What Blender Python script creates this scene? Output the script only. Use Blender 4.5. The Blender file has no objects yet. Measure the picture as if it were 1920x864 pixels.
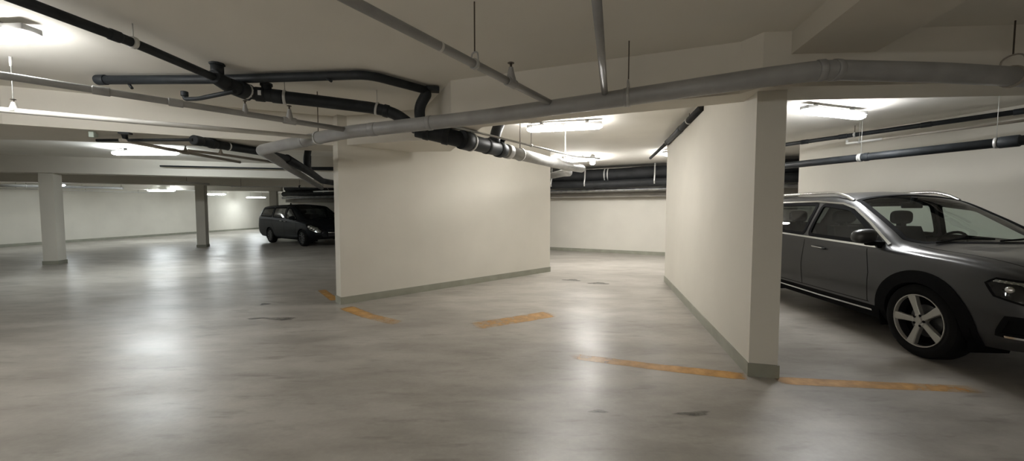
import bpy, bmesh, math, random
from mathutils import Vector, Matrix, noise
random.seed(7)
C = bpy.context.scene.collection
PI = math.pi

# ------------------------------------------------------------------ camera
EYE = 1.45
F = 720.0
PITCH = math.atan(37.0 / F)
cam = bpy.data.cameras.new('camera'); cam.sensor_width = 36.0; cam.lens = 36.0 * F / 1920.0
cam.clip_start = 0.05; cam.clip_end = 200
camo = bpy.data.objects.new('camera', cam); C.objects.link(camo)
camo.location = (0, 0, EYE); camo.rotation_euler = (PI / 2 - PITCH, 0, 0)
bpy.context.scene.camera = camo
sP, cP = math.sin(PITCH), math.cos(PITCH)

def ray(px, py):
    u, v = (px - 960) / F, (432 - py) / F
    return Vector((u, cP + v * sP, -sP + v * cP))
def W(px, py, z=None, Y=None):
    """point of the garage seen at that place of the photograph, at height z or at distance Y"""
    d = ray(px, py)
    t = (z - EYE) / d.z if Y is None else Y / d.y
    return Vector((0, 0, EYE)) + d * t

# ------------------------------------------------------------------ materials
def new_mat(name):
    m = bpy.data.materials.new(name); m.use_nodes = True
    nt = m.node_tree
    return m, nt, nt.nodes['Principled BSDF']
def simple(name, col, rough=0.5, metal=0.0, spec=0.5, noise_amt=0.0, nscale=6.0, bump=0.0, coat=0.0):
    m, nt, b = new_mat(name)
    b.inputs['Base Color'].default_value = (*col, 1); b.inputs['Roughness'].default_value = rough
    b.inputs['Metallic'].default_value = metal; b.inputs['Specular IOR Level'].default_value = spec
    b.inputs['Coat Weight'].default_value = coat; b.inputs['Coat Roughness'].default_value = 0.04
    if noise_amt or bump:
        tc = nt.nodes.new('ShaderNodeTexCoord'); n = nt.nodes.new('ShaderNodeTexNoise')
        n.inputs['Scale'].default_value = nscale; n.inputs['Detail'].default_value = 6
        nt.links.new(tc.outputs['Object'], n.inputs['Vector'])
        if noise_amt:
            r = nt.nodes.new('ShaderNodeValToRGB')
            r.color_ramp.elements[0].position = 0.3; r.color_ramp.elements[1].position = 0.7
            r.color_ramp.elements[0].color = (*[c * (1 - noise_amt) for c in col], 1)
            r.color_ramp.elements[1].color = (*[min(1, c * (1 + noise_amt)) for c in col], 1)
            nt.links.new(n.outputs['Fac'], r.inputs['Fac']); nt.links.new(r.outputs['Color'], b.inputs['Base Color'])
        if bump:
            n2 = nt.nodes.new('ShaderNodeTexNoise'); n2.inputs['Scale'].default_value = nscale * 12
            nt.links.new(tc.outputs['Object'], n2.inputs['Vector'])
            bp = nt.nodes.new('ShaderNodeBump'); bp.inputs['Strength'].default_value = bump; bp.inputs['Distance'].default_value = 0.01
            nt.links.new(n2.outputs['Fac'], bp.inputs['Height']); nt.links.new(bp.outputs['Normal'], b.inputs['Normal'])
    return m

M = {}
M['wall'] = simple('wall_paint', (0.62, 0.595, 0.53), 0.75, spec=0.25, noise_amt=0.035, nscale=1.3, bump=0.12)
M['ceil'] = simple('ceiling_paint', (0.78, 0.757, 0.70), 0.85, spec=0.2, noise_amt=0.04, nscale=0.9, bump=0.1)
M['beam'] = simple('beam_paint', (0.66, 0.63, 0.565), 0.85, spec=0.2, noise_amt=0.04, nscale=1.1, bump=0.1)
M['concrete'] = simple('ledge_grey', (0.33, 0.31, 0.275), 0.85, spec=0.2, noise_amt=0.12, nscale=3, bump=0.2)  # darker grey than the walls, for the back wall ledge
M['base'] = simple('base_paint', (0.27, 0.27, 0.22), 0.45, noise_amt=0.12, nscale=4)
M['grey_pipe'] = simple('grey_painted_steel', (0.30, 0.30, 0.295), 0.42, noise_amt=0.12, nscale=5)
M['galv'] = simple('galvanised_steel', (0.42, 0.42, 0.41), 0.4, 0.35, noise_amt=0.12, nscale=8)
M['white_pipe'] = simple('white_painted_steel', (0.62, 0.61, 0.58), 0.35, noise_amt=0.06, nscale=8)
M['tan_pipe'] = simple('tan_painted_steel', (0.30, 0.27, 0.23), 0.45, noise_amt=0.15, nscale=6)
M['black'] = simple('black_cast_pipe', (0.018, 0.021, 0.024), 0.55, spec=0.3, noise_amt=0.3, nscale=7)
M['lagging'] = simple('black_lagging', (0.014, 0.015, 0.016), 0.65, spec=0.3, noise_amt=0.3, nscale=5, bump=0.5)
M['foil'] = simple('foil_duct', (0.34, 0.34, 0.335), 0.34, 0.85, noise_amt=0.35, nscale=6, bump=0.9)
M['strap'] = simple('zinc_strap', (0.55, 0.55, 0.53), 0.4, 0.3)
M['rod'] = simple('threaded_rod', (0.08, 0.065, 0.05), 0.6, 0.3)
M['label'] = simple('white_sticker', (0.75, 0.76, 0.76), 0.5)
M['housing'] = simple('lamp_housing', (0.42, 0.42, 0.41), 0.5)
M['rubber'] = simple('tyre_rubber', (0.008, 0.008, 0.008), 0.9, spec=0.12)
M['plastic'] = simple('black_trim_plastic', (0.007, 0.007, 0.0075), 0.8, spec=0.06)
M['seam'] = simple('panel_gap', (0.004, 0.004, 0.004), 0.8, spec=0.1)
M['chrome'] = simple('satin_chrome', (0.72, 0.72, 0.70), 0.22, 1.0)
M['alloy'] = simple('silver_alloy', (0.40, 0.39, 0.355), 0.4, 0.6)
M['alloy_dark'] = simple('dark_alloy', (0.10, 0.10, 0.10), 0.4, 0.7)
M['suv_paint'] = simple('graphite_metallic_paint', (0.042, 0.042, 0.0425), 0.38, 0.5, spec=0.4, coat=0.5)
M['van_paint'] = simple('near_black_paint', (0.007, 0.008, 0.0095), 0.45, 0.0, spec=0.08, coat=0.05)
M['cabin'] = simple('dark_cabin_fabric', (0.018, 0.018, 0.019), 0.85, spec=0.2)
M['box'] = simple('pale_box', (0.50, 0.58, 0.53), 0.5)
M['brass'] = simple('sprinkler_metal', (0.10, 0.085, 0.07), 0.45, 0.6)

def glass(name, tint, refl=0.09):
    m = bpy.data.materials.new(name); m.use_nodes = True; nt = m.node_tree
    for n in list(nt.nodes): nt.nodes.remove(n)
    out = nt.nodes.new('ShaderNodeOutputMaterial'); mix = nt.nodes.new('ShaderNodeMixShader')
    tr = nt.nodes.new('ShaderNodeBsdfTransparent'); tr.inputs['Color'].default_value = (*tint, 1)
    gl = nt.nodes.new('ShaderNodeBsdfGlossy'); gl.inputs['Roughness'].default_value = 0.02
    lw = nt.nodes.new('ShaderNodeLayerWeight'); lw.inputs['Blend'].default_value = 0.5
    pw_ = nt.nodes.new('ShaderNodeMath'); pw_.operation = 'POWER'; pw_.inputs[1].default_value = 5.0
    ma = nt.nodes.new('ShaderNodeMath'); ma.operation = 'MULTIPLY_ADD'; ma.inputs[1].default_value = 0.85; ma.inputs[2].default_value = refl * 0.6
    nt.links.new(lw.outputs['Facing'], pw_.inputs[0]); nt.links.new(pw_.outputs[0], ma.inputs[0])
    nt.links.new(ma.outputs[0], mix.inputs[0]); nt.links.new(tr.outputs[0], mix.inputs[1]); nt.links.new(gl.outputs[0], mix.inputs[2])
    nt.links.new(mix.outputs[0], out.inputs[0])
    return m
M['screen'] = glass('windscreen_glass', (0.86, 0.92, 0.89))
M['tint'] = glass('side_window_glass', (0.74, 0.82, 0.79))
M['dark_tint'] = glass('privacy_glass', (0.10, 0.11, 0.11))
M['lamp_lens'] = glass('headlamp_lens', (0.75, 0.78, 0.78))

def emit(name, col, s):
    m = bpy.data.materials.new(name); m.use_nodes = True; nt = m.node_tree
    for n in list(nt.nodes): nt.nodes.remove(n)
    out = nt.nodes.new('ShaderNodeOutputMaterial'); e = nt.nodes.new('ShaderNodeEmission')
    e.inputs['Color'].default_value = (*col, 1); e.inputs['Strength'].default_value = s
    nt.links.new(e.outputs[0], out.inputs[0]); return m
LAMP = 100.0
M['tube'] = emit('lamp_diffuser_glow', (1.0, 0.972, 0.93), LAMP)
M['tube_near'] = emit('lamp_diffuser_soft_glow', (0.99, 0.985, 0.96), LAMP * 0.55)
M['tube_mid'] = emit('lamp_diffuser_neutral_glow', (0.97, 0.98, 0.985), LAMP)
M['tube_cool'] = emit('lamp_diffuser_cool_glow', (0.93, 1.0, 1.02), LAMP * 1.25)

def floor_mat():
    m, nt, b = new_mat('coated_concrete_floor')
    L = nt.links.new
    tc = nt.nodes.new('ShaderNodeTexCoord')
    def nz(scale, detail, rough=0.55, stretch=None):
        n = nt.nodes.new('ShaderNodeTexNoise'); n.inputs['Scale'].default_value = scale
        n.inputs['Detail'].default_value = detail; n.inputs['Roughness'].default_value = rough
        if stretch:
            mp = nt.nodes.new('ShaderNodeMapping'); mp.inputs['Scale'].default_value = stretch
            mp.inputs['Rotation'].default_value = (0, 0, -0.45)
            L(tc.outputs['Object'], mp.inputs['Vector']); L(mp.outputs['Vector'], n.inputs['Vector'])
        else: L(tc.outputs['Object'], n.inputs['Vector'])
        return n
    def ramp(n, p0, c0, p1, c1):
        r = nt.nodes.new('ShaderNodeValToRGB')
        r.color_ramp.elements[0].position = p0; r.color_ramp.elements[1].position = p1
        r.color_ramp.elements[0].color = (*c0, 1); r.color_ramp.elements[1].color = (*c1, 1)
        L(n.outputs['Fac'], r.inputs['Fac']); return r
    def mul(a, bb):
        x = nt.nodes.new('ShaderNodeMix'); x.data_type = 'RGBA'; x.blend_type = 'MULTIPLY'; x.inputs['Factor'].default_value = 1
        L(a, x.inputs['A']); L(bb, x.inputs['B']); return x.outputs['Result']
    big = ramp(nz(0.45, 5), 0.3, (0.325, 0.302, 0.268), 0.7, (0.43, 0.405, 0.365))
    mid = ramp(nz(2.0, 8, 0.62, (0.6, 1.5, 1)), 0.36, (0.72, 0.71, 0.70), 0.62, (1, 1, 1))
    scuff = ramp(nz(5.5, 5, 0.6, (0.35, 1.5, 1)), 0.57, (1, 1, 1), 0.72, (0.70, 0.69, 0.67))
    speck = ramp(nz(38, 3), 0.3, (0.93, 0.93, 0.93), 0.7, (1.0, 1.0, 1.0))
    c = mul(mul(mul(big.outputs['Color'], mid.outputs['Color']), scuff.outputs['Color']), speck.outputs['Color'])
    L(c, b.inputs['Base Color'])
    rr = ramp(nz(1.1, 6, 0.6, (0.7, 1.3, 1)), 0.3, (0.28, 0.28, 0.28), 0.7, (0.43, 0.43, 0.43))
    L(rr.outputs['Color'], b.inputs['Roughness'])
    b.inputs['Specular IOR Level'].default_value = 0.42
    bp = nt.nodes.new('ShaderNodeBump'); bp.inputs['Strength'].default_value = 0.06; bp.inputs['Distance'].default_value = 0.02
    L(nz(7, 4).outputs['Fac'], bp.inputs['Height']); L(bp.outputs['Normal'], b.inputs['Normal'])
    return m
M['floor'] = floor_mat()

def worn(name, col, lo, hi, scale, rough=0.35, fall=True):
    """paint or stain worn through to the floor: UV carries across and along"""
    m, nt, b = new_mat(name); L = nt.links.new
    tc = nt.nodes.new('ShaderNodeTexCoord'); n = nt.nodes.new('ShaderNodeTexNoise')
    n.inputs['Scale'].default_value = scale; n.inputs['Detail'].default_value = 7; n.inputs['Roughness'].default_value = 0.65
    L(tc.outputs['Object'], n.inputs['Vector'])
    at = nt.nodes.new('ShaderNodeAttribute'); at.attribute_name = 'wear'
    add = nt.nodes.new('ShaderNodeMath'); add.operation = 'ADD'; L(n.outputs['Fac'], add.inputs[0]); L(at.outputs['Fac'], add.inputs[1])
    mr = nt.nodes.new('ShaderNodeMapRange'); mr.inputs['From Min'].default_value = lo; mr.inputs['From Max'].default_value = hi
    L(add.outputs[0], mr.inputs['Value'])
    L(mr.outputs['Result'], b.inputs['Alpha'])
    b.inputs['Base Color'].default_value = (*col, 1); b.inputs['Roughness'].default_value = rough
    return m
M['marking'] = worn('worn_orange_paint', (0.56, 0.29, 0.065), 0.36, 1.25, 7)
M['stain'] = worn('dark_damp_stain', (0.10, 0.095, 0.085), 0.55, 1.15, 7, 0.3)

# ------------------------------------------------------------------ helpers
def tag(o, label=None, cat=None, group=None, kind=None):
    if label: o['label'] = label
    if cat: o['category'] = cat
    if group: o['group'] = group
    if kind: o['kind'] = kind
    return o
def obj(name, bm, mat, parent=None, smooth=False):
    me = bpy.data.meshes.new(name)
    bmesh.ops.recalc_face_normals(bm, faces=bm.faces)
    if smooth is True:
        for f in bm.faces: f.smooth = True
    if parent is None:                       # origin at the base of the thing
        lo = [min(v.co[i] for v in bm.verts) for i in range(3)]; hi = [max(v.co[i] for v in bm.verts) for i in range(3)]
        c = Vector(((lo[0] + hi[0]) / 2, (lo[1] + hi[1]) / 2, lo[2]))
        bmesh.ops.translate(bm, verts=bm.verts, vec=-c)
    bm.to_mesh(me); bm.free()
    for mm in (mat if isinstance(mat, (list, tuple)) else [mat]): me.materials.append(mm)
    if smooth == 'auto':
        me.shade_smooth() if hasattr(me, 'shade_smooth') else None
        me.set_sharp_from_angle(angle=math.radians(35))
    o = bpy.data.objects.new(name, me); C.objects.link(o)
    if parent is None: o.location = c
    else:
        o.parent = parent
        if parent.parent is None and 'local' not in parent.keys():     # drawn in garage coordinates
            o.matrix_parent_inverse = Matrix.Translation(-parent.location)
    return o
def empty(name, loc, rz=0.0, local=False):
    o = bpy.data.objects.new(name, None); C.objects.link(o); o.location = loc; o.rotation_euler = (0, 0, rz)
    o.empty_display_size = 0.1
    return o

def tube(bm, pts, r, seg=14, fillet=0.0, caps=True, r1=None):
    pts = [Vector(p) for p in pts]
    if fillet and len(pts) > 2:
        out = [pts[0]]
        for a, b, c in zip(pts, pts[1:], pts[2:]):
            d = min(fillet, (a - b).length * 0.45, (c - b).length * 0.45)
            p, q = b + (a - b).normalized() * d, b + (c - b).normalized() * d
            for k in range(7):
                t = k / 6; out.append(p * (1 - t) ** 2 + b * 2 * t * (1 - t) + q * t * t)
        out.append(pts[-1]); pts = out
    n = len(pts); t0 = (pts[1] - pts[0]).normalized()
    u = t0.orthogonal().normalized(); rings = []; tot = sum((b - a).length for a, b in zip(pts, pts[1:])); acc = 0
    for i, p in enumerate(pts):
        if i: acc += (p - pts[i - 1]).length
        t = ((pts[min(i + 1, n - 1)] - p).normalized() + (p - pts[max(i - 1, 0)]).normalized()).normalized()
        u = (u - t * u.dot(t)).normalized(); v = t.cross(u)
        rr = r if r1 is None else r + (r1 - r) * acc / max(tot, 1e-6)
        rings.append([bm.verts.new(p + (u * math.cos(2 * PI * k / seg) + v * math.sin(2 * PI * k / seg)) * rr) for k in range(seg)])
    for a, b in zip(rings, rings[1:]):
        for k in range(seg):
            f = bm.faces.new((a[k], a[(k + 1) % seg], b[(k + 1) % seg], b[k])); f.smooth = True
    if caps: bm.faces.new(rings[0]); bm.faces.new(rings[-1])
def lathe(bm, c, axis, prof, seg=20, smooth=True):
    """prof: (distance along axis, radius); closed at both ends by flat caps when the radius is not zero"""
    c = Vector(c); t = Vector(axis).normalized(); u = t.orthogonal().normalized(); v = t.cross(u); rings = []
    for h, r in prof:
        if r < 1e-6: rings.append([bm.verts.new(c + t * h)])
        else: rings.append([bm.verts.new(c + t * h + (u * math.cos(2 * PI * k / seg) + v * math.sin(2 * PI * k / seg)) * r) for k in range(seg)])
    for a, b in zip(rings, rings[1:]):
        for k in range(seg):
            k2 = (k + 1) % seg
            vs = [a[k % len(a)], a[k2 % len(a)], b[k2 % len(b)], b[k % len(b)]]
            vs = list(dict.fromkeys(vs))
            if len(vs) > 2: bm.faces.new(vs).smooth = smooth
    for rg in (rings[0], rings[-1]):
        if len(rg) > 2: bm.faces.new(rg)
def box(bm, c, s, rz=0.0, bev=0.0):
    r = bmesh.ops.create_cube(bm, size=1.0)
    mt = Matrix.Translation(c) @ Matrix.Rotation(rz, 4, 'Z') @ Matrix.Diagonal((*s, 1))
    bmesh.ops.transform(bm, matrix=mt, verts=r['verts'])
    if bev:
        es = list({e for v in r['verts'] for e in v.link_edges})
        bmesh.ops.bevel(bm, geom=es, offset=bev, segments=2, affect='EDGES', profile=0.5)
def prism(bm, poly, z0, z1):
    a = [bm.verts.new((x, y, z0)) for x, y in poly]; b = [bm.verts.new((x, y, z1)) for x, y in poly]
    n = len(poly); bm.faces.new(a); bm.faces.new(b)
    for k in range(n): bm.faces.new((a[k], a[(k + 1) % n], b[(k + 1) % n], b[k]))
def strip(bm, front, back, z0, z1):
    """band of equal stations: front and back plan lines, from z0 to z1"""
    fr = [(bm.verts.new((x, y, z0)), bm.verts.new((x, y, z1))) for x, y in front]
    bk = [(bm.verts.new((x, y, z0)), bm.verts.new((x, y, z1))) for x, y in back]
    for k in range(len(front) - 1):
        bm.faces.new((fr[k][0], fr[k + 1][0], fr[k + 1][1], fr[k][1])); bm.faces.new((bk[k][0], bk[k + 1][0], bk[k + 1][1], bk[k][1]))
        bm.faces.new((fr[k][0], fr[k + 1][0], bk[k + 1][0], bk[k][0])); bm.faces.new((fr[k][1], fr[k + 1][1], bk[k + 1][1], bk[k][1]))
    for k in (0, -1): bm.faces.new((fr[k][0], fr[k][1], bk[k][1], bk[k][0]))
def struct(name, bm, mat, label, cat):
    return tag(obj(name, bm, mat), label, cat, kind='structure')
def B(): return bmesh.new()

# ------------------------------------------------------------------ the setting
CEIL = 2.9
DROP = 2.46
bm = B(); box(bm, (-5, 14.0, -0.1), (36, 44, 0.2)); struct('floor', bm, M['floor'], 'glossy worn grey coated concrete garage floor', 'floor')
bm = B(); box(bm, (-5, 14.0, CEIL + 0.1), (36, 44, 0.2)); struct('ceiling', bm, M['ceil'], 'off-white painted concrete ceiling slab', 'ceiling')

def wall(name, a, b, thick, z1, label, base_label=None, bside=None, z0=0.0, mat='wall'):
    """a to b is the visible face; the wall's body lies on its far side"""
    a, b = Vector(a), Vector(b); d = (b - a).normalized(); n = Vector((-d.y, d.x))
    p = [a, b, b + n * thick, a + n * thick]
    bm = B(); prism(bm, [(v.x, v.y) for v in p], z0, z1)
    o = struct(name, bm, M[mat], label, 'wall')
    if bside:
        e = 0.012; h = 0.115
        q = [a - n * e - d * e, b - n * e + d * e, b + n * (thick + e) + d * e, a + n * (thick + e) - d * e]
        bm = B(); prism(bm, [(v.x, v.y) for v in q], 0.0, h)
        struct('baseboard_' + bside, bm, M['base'], base_label, 'baseboard')
    return o
def xy(p): return (p.x, p.y)
Pa, Pb = W(640, 571, 0), W(1031, 509, 0)
wall('wall_center', xy(Pa), xy(Pb), 0.22, CEIL, 'broad cream partition wall in the middle, corner meeting the orange floor line',
     'grey-green painted base along the broad middle partition', 'center')
Ra, Rb = W(1403, 704, 0), W(1246, 527, 0)
rd = (Rb - Ra).normalized(); rn = Vector((rd.y, -rd.x, 0))
bm = B(); q = [Ra, Rb, Rb + rn * 0.225, Ra + rn * 0.225]
prism(bm, [xy(v) for v in q], 0, CEIL)
struct('wall_right', bm, M['wall'], 'cream partition wall beside the grey car, square end towards the floor line', 'wall')
bm = B(); e = 0.012
q = [Ra - rd * e - rn * e, Rb + rd * e - rn * e, Rb + rd * e + rn * (0.225 + e), Ra - rd * e + rn * (0.225 + e)]
prism(bm, [xy(v) for v in q], 0, 0.115)
struct('baseboard_right', bm, M['base'], 'grey-green painted base of the partition beside the grey car', 'baseboard')

# back wall with a lower lintel of ducts, seen through the opening and behind the van
def backline(X): return 14.15 - 0.512 * (X - 1.41)
wall('wall_back', (-12.1, backline(-12.1)), (9.5, backline(9.5)), 0.3, CEIL, 'white back wall seen through the opening under the black ducts',
     'grey base strip along the white back wall', 'back')
# wall behind the grey car
Sa, Sb = W(1500, 266, CEIL), W(1920, 196, CEIL)
sd = (Sb - Sa).normalized()
wall('wall_bay', xy(Sa), xy(Sa + sd * 11), 0.25, CEIL, 'cream wall behind the grey car, black pipes along it',
     'grey-green base along the wall behind the grey car', 'bay')
wall('wall_left', (-20.3, -6), (-20.3, 35), 0.3, CEIL, 'long pale wall at the far side of the garage beyond the columns',
     'grey base strip along the far side wall', 'left')
wall('wall_end', (-20.3, 33.5), (-3, 33.5), 0.3, CEIL, 'bright white end wall at the far left, beyond the dark van')
wall('wall_rear', (12, -6.5), (-20.3, -6.5), 0.3, CEIL, 'pale wall closing the garage behind the viewer')
wall('wall_far_right', (12, 12), (12, -6.5), 0.3, CEIL, 'pale wall closing the garage beyond the grey car')

# cross beam: front line measured on the ceiling, zig-zag where the left beam sets back
front = [W(1390, 78, CEIL), W(845, 151, CEIL), Vector((-1.25, 5.55, 0)), W(632, 219, CEIL), W(400, 198, CEIL), W(0, 160, CEIL)]
front = [xy(p) for p in front]
dirl = Vector((front[-1][0] - front[-2][0], front[-1][1] - front[-2][1])).normalized()
front.append((front[-1][0] + dirl.x * 15, front[-1][1] + dirl.y * 4))
front = [(4.6, 3.03), (8.5, 2.9)][::-1] + [(2.05, 3.2)] + front
back = [(8.5, 3.3), (4.6, 3.42), (2.2, 3.6), (1.95, 3.72), (-0.36, 4.70), (-1.05, 6.6), (-2.62, 6.75), (-4.4, 6.2), (-6.6, 5.6)]
back.append((-20.2, front[-1][1] + 0.9))
front = front[:len(back)]
front[-1] = (-20.2, front[-1][1])
bm = B(); strip(bm, front, back, DROP, CEIL + 0.02)
struct('cross_beam', bm, M['beam'], 'cream concrete beam across the ceiling behind the thick grey pipe', 'beam')
# beam running towards the viewer on the right
bm = B(); d1 = Vector((-0.2, -0.98)); p0, p1 = Vector((2.28, 3.25)), Vector((2.92, 3.2))
prism(bm, [xy(p0), xy(p1), xy(p1 + d1 * 9.0), xy(p0 + d1 * 9.0)], 2.72, CEIL + 0.02)
struct('side_beam', bm, M['beam'], 'cream ceiling beam running overhead on the right towards the viewer', 'beam')
# beams and columns in the hall on the left
COLS = [(-12.5, 10.45), (-12.42, 15.4), (-12.5, 20.2)]
bd = Vector((0.945, 0.326)); bnv = Vector((0.326, -0.945))
col_lab = ['nearest square column on the left, pale concrete with dark foot', 'middle square column on the left, slim and beige',
           'farthest square column, standing behind the rear of the dark van']
beam_lab = ['concrete ceiling beam carried by the nearest left column', 'concrete ceiling beam carried by the middle left column', 'concrete ceiling beam carried by the farthest column']
for i, (cx, cy) in enumerate(COLS):
    s = [0.30, 0.30, 0.33][i]
    ang = math.atan2(bd.y, bd.x)
    bm = B(); box(bm, (cx, cy, DROP / 2), (s, s, DROP), ang)
    col = struct('column', bm, M['wall'], col_lab[i], 'column')
    bm = B(); box(bm, (cx, cy, 0.05), (s + 0.03, s + 0.03, 0.10), ang)
    f = obj('foot', bm, M['base'], col); f['label'] = 'dark painted foot'
    c = Vector((cx, cy)); a = c - bd * (7.6 if i < 2 else 7.5); b = c + bd * (8.2, 5.6, 0.4)[i]
    w = bnv * 0.24
    bm = B(); prism(bm, [xy(a + w), xy(b + w), xy(b - w), xy(a - w)], DROP, CEIL + 0.02)
    struct('ceiling_beam', bm, M['beam'], beam_lab[i], 'beam')
# bulkhead beyond the middle partition
a, b = W(583, 313, Y=10.3), Vector((-2.1, 10.9, 0))
bm = B(); prism(bm, [xy(a), xy(b), (b.x, b.y + 0.5), (a.x, a.y + 0.5)], a.z, CEIL + 0.02)
struct('bulkhead_beam', bm, M['beam'], 'short cream bulkhead at the left edge of the middle partition, black pipe under it', 'beam')
# lintel under the ducts on the back wall
nb = Vector((-0.456, -0.89))
a, b = Vector((-12.1, backline(-12.1))), Vector((9.0, backline(9.0)))
bm = B(); prism(bm, [xy(a), xy(b), xy(b + nb * 0.30), xy(a + nb * 0.30)], 1.90, 2.06)
struct('lintel', bm, M['concrete'], 'grey-beige ledge along the back wall below the black ducts', 'ledge')

# ------------------------------------------------------------------ floor markings
def marking(name, pts, wid, wear, mat, label, cat, z=0.0015, n=14):
    bm = B(); lay = bm.verts.layers.float.new('wear')
    P = [Vector((p.x, p.y)) for p in pts]
    L = [0]
    for a, b in zip(P, P[1:]): L.append(L[-1] + (b - a).length)
    rows = []
    for k in range(n + 1):
        s = L[-1] * k / n; j = max(i for i in range(len(L) - 1) if L[i] <= s + 1e-9)
        t = (s - L[j]) / (L[j + 1] - L[j]); p = P[j].lerp(P[j + 1], t); d = (P[j + 1] - P[j]).normalized(); nn = Vector((-d.y, d.x))
        row = []
        wv = wear[0] + (wear[1] - wear[0]) * k / n
        for q, edge in ((-0.5, -0.55), (-0.40, 0), (0, 0.08), (0.40, 0), (0.5, -0.55)):
            v = bm.verts.new((*(p + nn * wid * q), z)); v[lay] = wv + edge - (0.5 if k in (0, n) else 0); row.append(v)
        rows.append(row)
    for a, b in zip(rows, rows[1:]):
        for k in range(4): bm.faces.new((a[k], a[k + 1], b[k + 1], b[k]))
    return struct(name, bm, mat, label, cat)
marking('floor_marking', [W(1066, 667, 0), W(1240, 689, 0), W(1398, 706, 0)], 0.17, (0.22, 0.62), M['marking'], 'worn orange floor line running up to the right partition end', 'floor marking')
marking('floor_marking', [W(1456, 713, 0), W(1600, 720, 0), W(1850, 731, 0)], 0.16, (0.65, 0.1), M['marking'], 'worn orange floor line in front of the grey car', 'floor marking')
marking('floor_marking', [W(602, 543, 0), W(629, 563, 0)], 0.15, (0.35, 0.5), M['marking'], 'short orange stripe just behind the corner of the middle partition', 'floor marking')
marking('floor_marking', [W(648, 576, 0), W(690, 592, 0), W(752, 607, 0)], 0.22, (0.6, 0.0), M['marking'], 'fading orange line leaving the corner of the middle partition', 'floor marking')
marking('floor_marking', [W(885, 612, 0), W(950, 602, 0), W(1035, 588, 0)], 0.34, (0.15, 0.38), M['marking'], 'faded orange patch in the middle of the floor', 'floor marking')
def stain(px, py, rx, ry, wear, label, rot=0.0):
    c = W(px, py, 0); bm = B(); lay = bm.verts.layers.float.new('wear')
    v0 = bm.verts.new((c.x, c.y, 0.001)); v0[lay] = wear; rings = []
    for q in (0.5, 1.0):
        rg = []
        for k in range(20):
            a = 2 * PI * k / 20; rr = q * (1 + 0.25 * math.sin(3 * a + px))
            x, y = math.cos(a) * rx * rr, math.sin(a) * ry * rr
            v = bm.verts.new((c.x + x * math.cos(rot) - y * math.sin(rot), c.y + x * math.sin(rot) + y * math.cos(rot), 0.001)); v[lay] = wear - 0.1 if q < 1 else -0.6; rg.append(v)
        rings.append(rg)
    for k in range(20):
        bm.faces.new((v0, rings[0][k], rings[0][(k + 1) % 20])); bm.faces.new((rings[0][k], rings[0][(k + 1) % 20], rings[1][(k + 1) % 20], rings[1][k]))
    tag(obj('floor_stain', bm, M['stain']), label, 'stain', kind='structure')
stain(1072, 525, 0.26, 0.14, 0.6, 'dark damp patch by the far end of the middle partition', -0.2)
stain(1122, 531, 0.34, 0.16, 0.45, 'wider damp patch between the two partition ends', -0.1)
stain(497, 570, 0.12, 0.10, 0.5, 'small dark scuff on the floor left of the middle partition', 0)
stain(520, 597, 0.5, 0.12, 0.35, 'long dark scuff on the floor left of the partition corner', -0.1)
stain(1300, 775, 0.22, 0.05, 0.42, 'dark smear on the floor below the orange line, near the viewer', 0.1)
stain(478, 597, 0.18, 0.06, 0.45, 'narrow dark smear on the floor left of the long scuff', 0.2)
stain(1122, 771, 0.12, 0.04, 0.4, 'thin dark scuff on the open floor near the viewer', 0)

# ------------------------------------------------------------------ lamps
def lamp(a, b, label, drop=0.0, mat='tube', wid=0.075, group=None, hood=False):
    a, b = Vector(a), Vector(b); zc = (a.z + b.z) / 2; a.z = b.z = zc
    mid = (a + b) / 2; L = (b - a).length; d = (b - a).normalized(); ang = math.atan2(d.y, d.x)
    top = zc + 0.055
    root = empty('ceiling_lamp', (mid.x, mid.y, zc - 0.05))
    tag(root, label, 'lamp', group or 'tube lamps on the garage ceiling')
    bm = B(); box(bm, (mid.x, mid.y, top - 0.014), (L - 0.02, wid * 1.55, 0.05), ang, 0.008); obj('housing', bm, M['housing'], root)
    bm = B(); prof = [(-L / 2, 0.001), (-L / 2 + 0.015, wid * 0.55), (-L / 2 + 0.06, wid * 0.9), (-L / 2 + 0.14, wid), (L / 2 - 0.14, wid), (L / 2 - 0.06, wid * 0.9), (L / 2 - 0.015, wid * 0.55), (L / 2, 0.001)]
    lathe(bm, (0, 0, 0), (1, 0, 0), prof, 12)
    for v in bm.verts:
        v.co.z *= 0.62 if v.co.z < 0 else 0.1
    bmesh.ops.transform(bm, matrix=Matrix.Translation((mid.x, mid.y, zc)) @ Matrix.Rotation(ang, 4, 'Z'), verts=bm.verts)
    obj('diffuser', bm, M[mat], root)
    for s in (-0.3, 0.3):
        bm = B(); p = mid + d * L * s; tube(bm, [(p.x, p.y, top - 0.005), (p.x, p.y, CEIL)], 0.008 if drop else 0.03, 8)
        obj('mount', bm, M['housing'], root)
    if hood:
        n_ = Vector((-d.y, d.x, 0))
        for s in (-1, 1):
            p = mid + n_ * s * (wid + 0.045); bm = B(); box(bm, (p.x, p.y, zc - 0.02), (L + 0.06, 0.008, 0.15), ang); obj('reflector', bm, M['housing'], root)
            p = mid + d * s * (L / 2 + 0.035); bm = B(); box(bm, (p.x, p.y, zc - 0.02), (0.008, wid * 2 + 0.09, 0.15), ang); obj('end_plate', bm, M['housing'], root)
        bm = B(); box(bm, (mid.x, mid.y, top + 0.004), (L + 0.06, wid * 2 + 0.09, 0.008), ang); obj('reflector_top', bm, M['housing'], root)
    for s in (-0.38, 0.0, 0.38):
        for w_ in (-1, 1):
            p = mid + d * L * s + Vector((-d.y, d.x, 0)) * w_ * wid * 0.80
            bm = B(); box(bm, (p.x, p.y, zc + 0.012), (0.02, 0.012, 0.035), ang); obj('clip', bm, M['strap'], root)
    return root
ZL = 2.79
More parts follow.
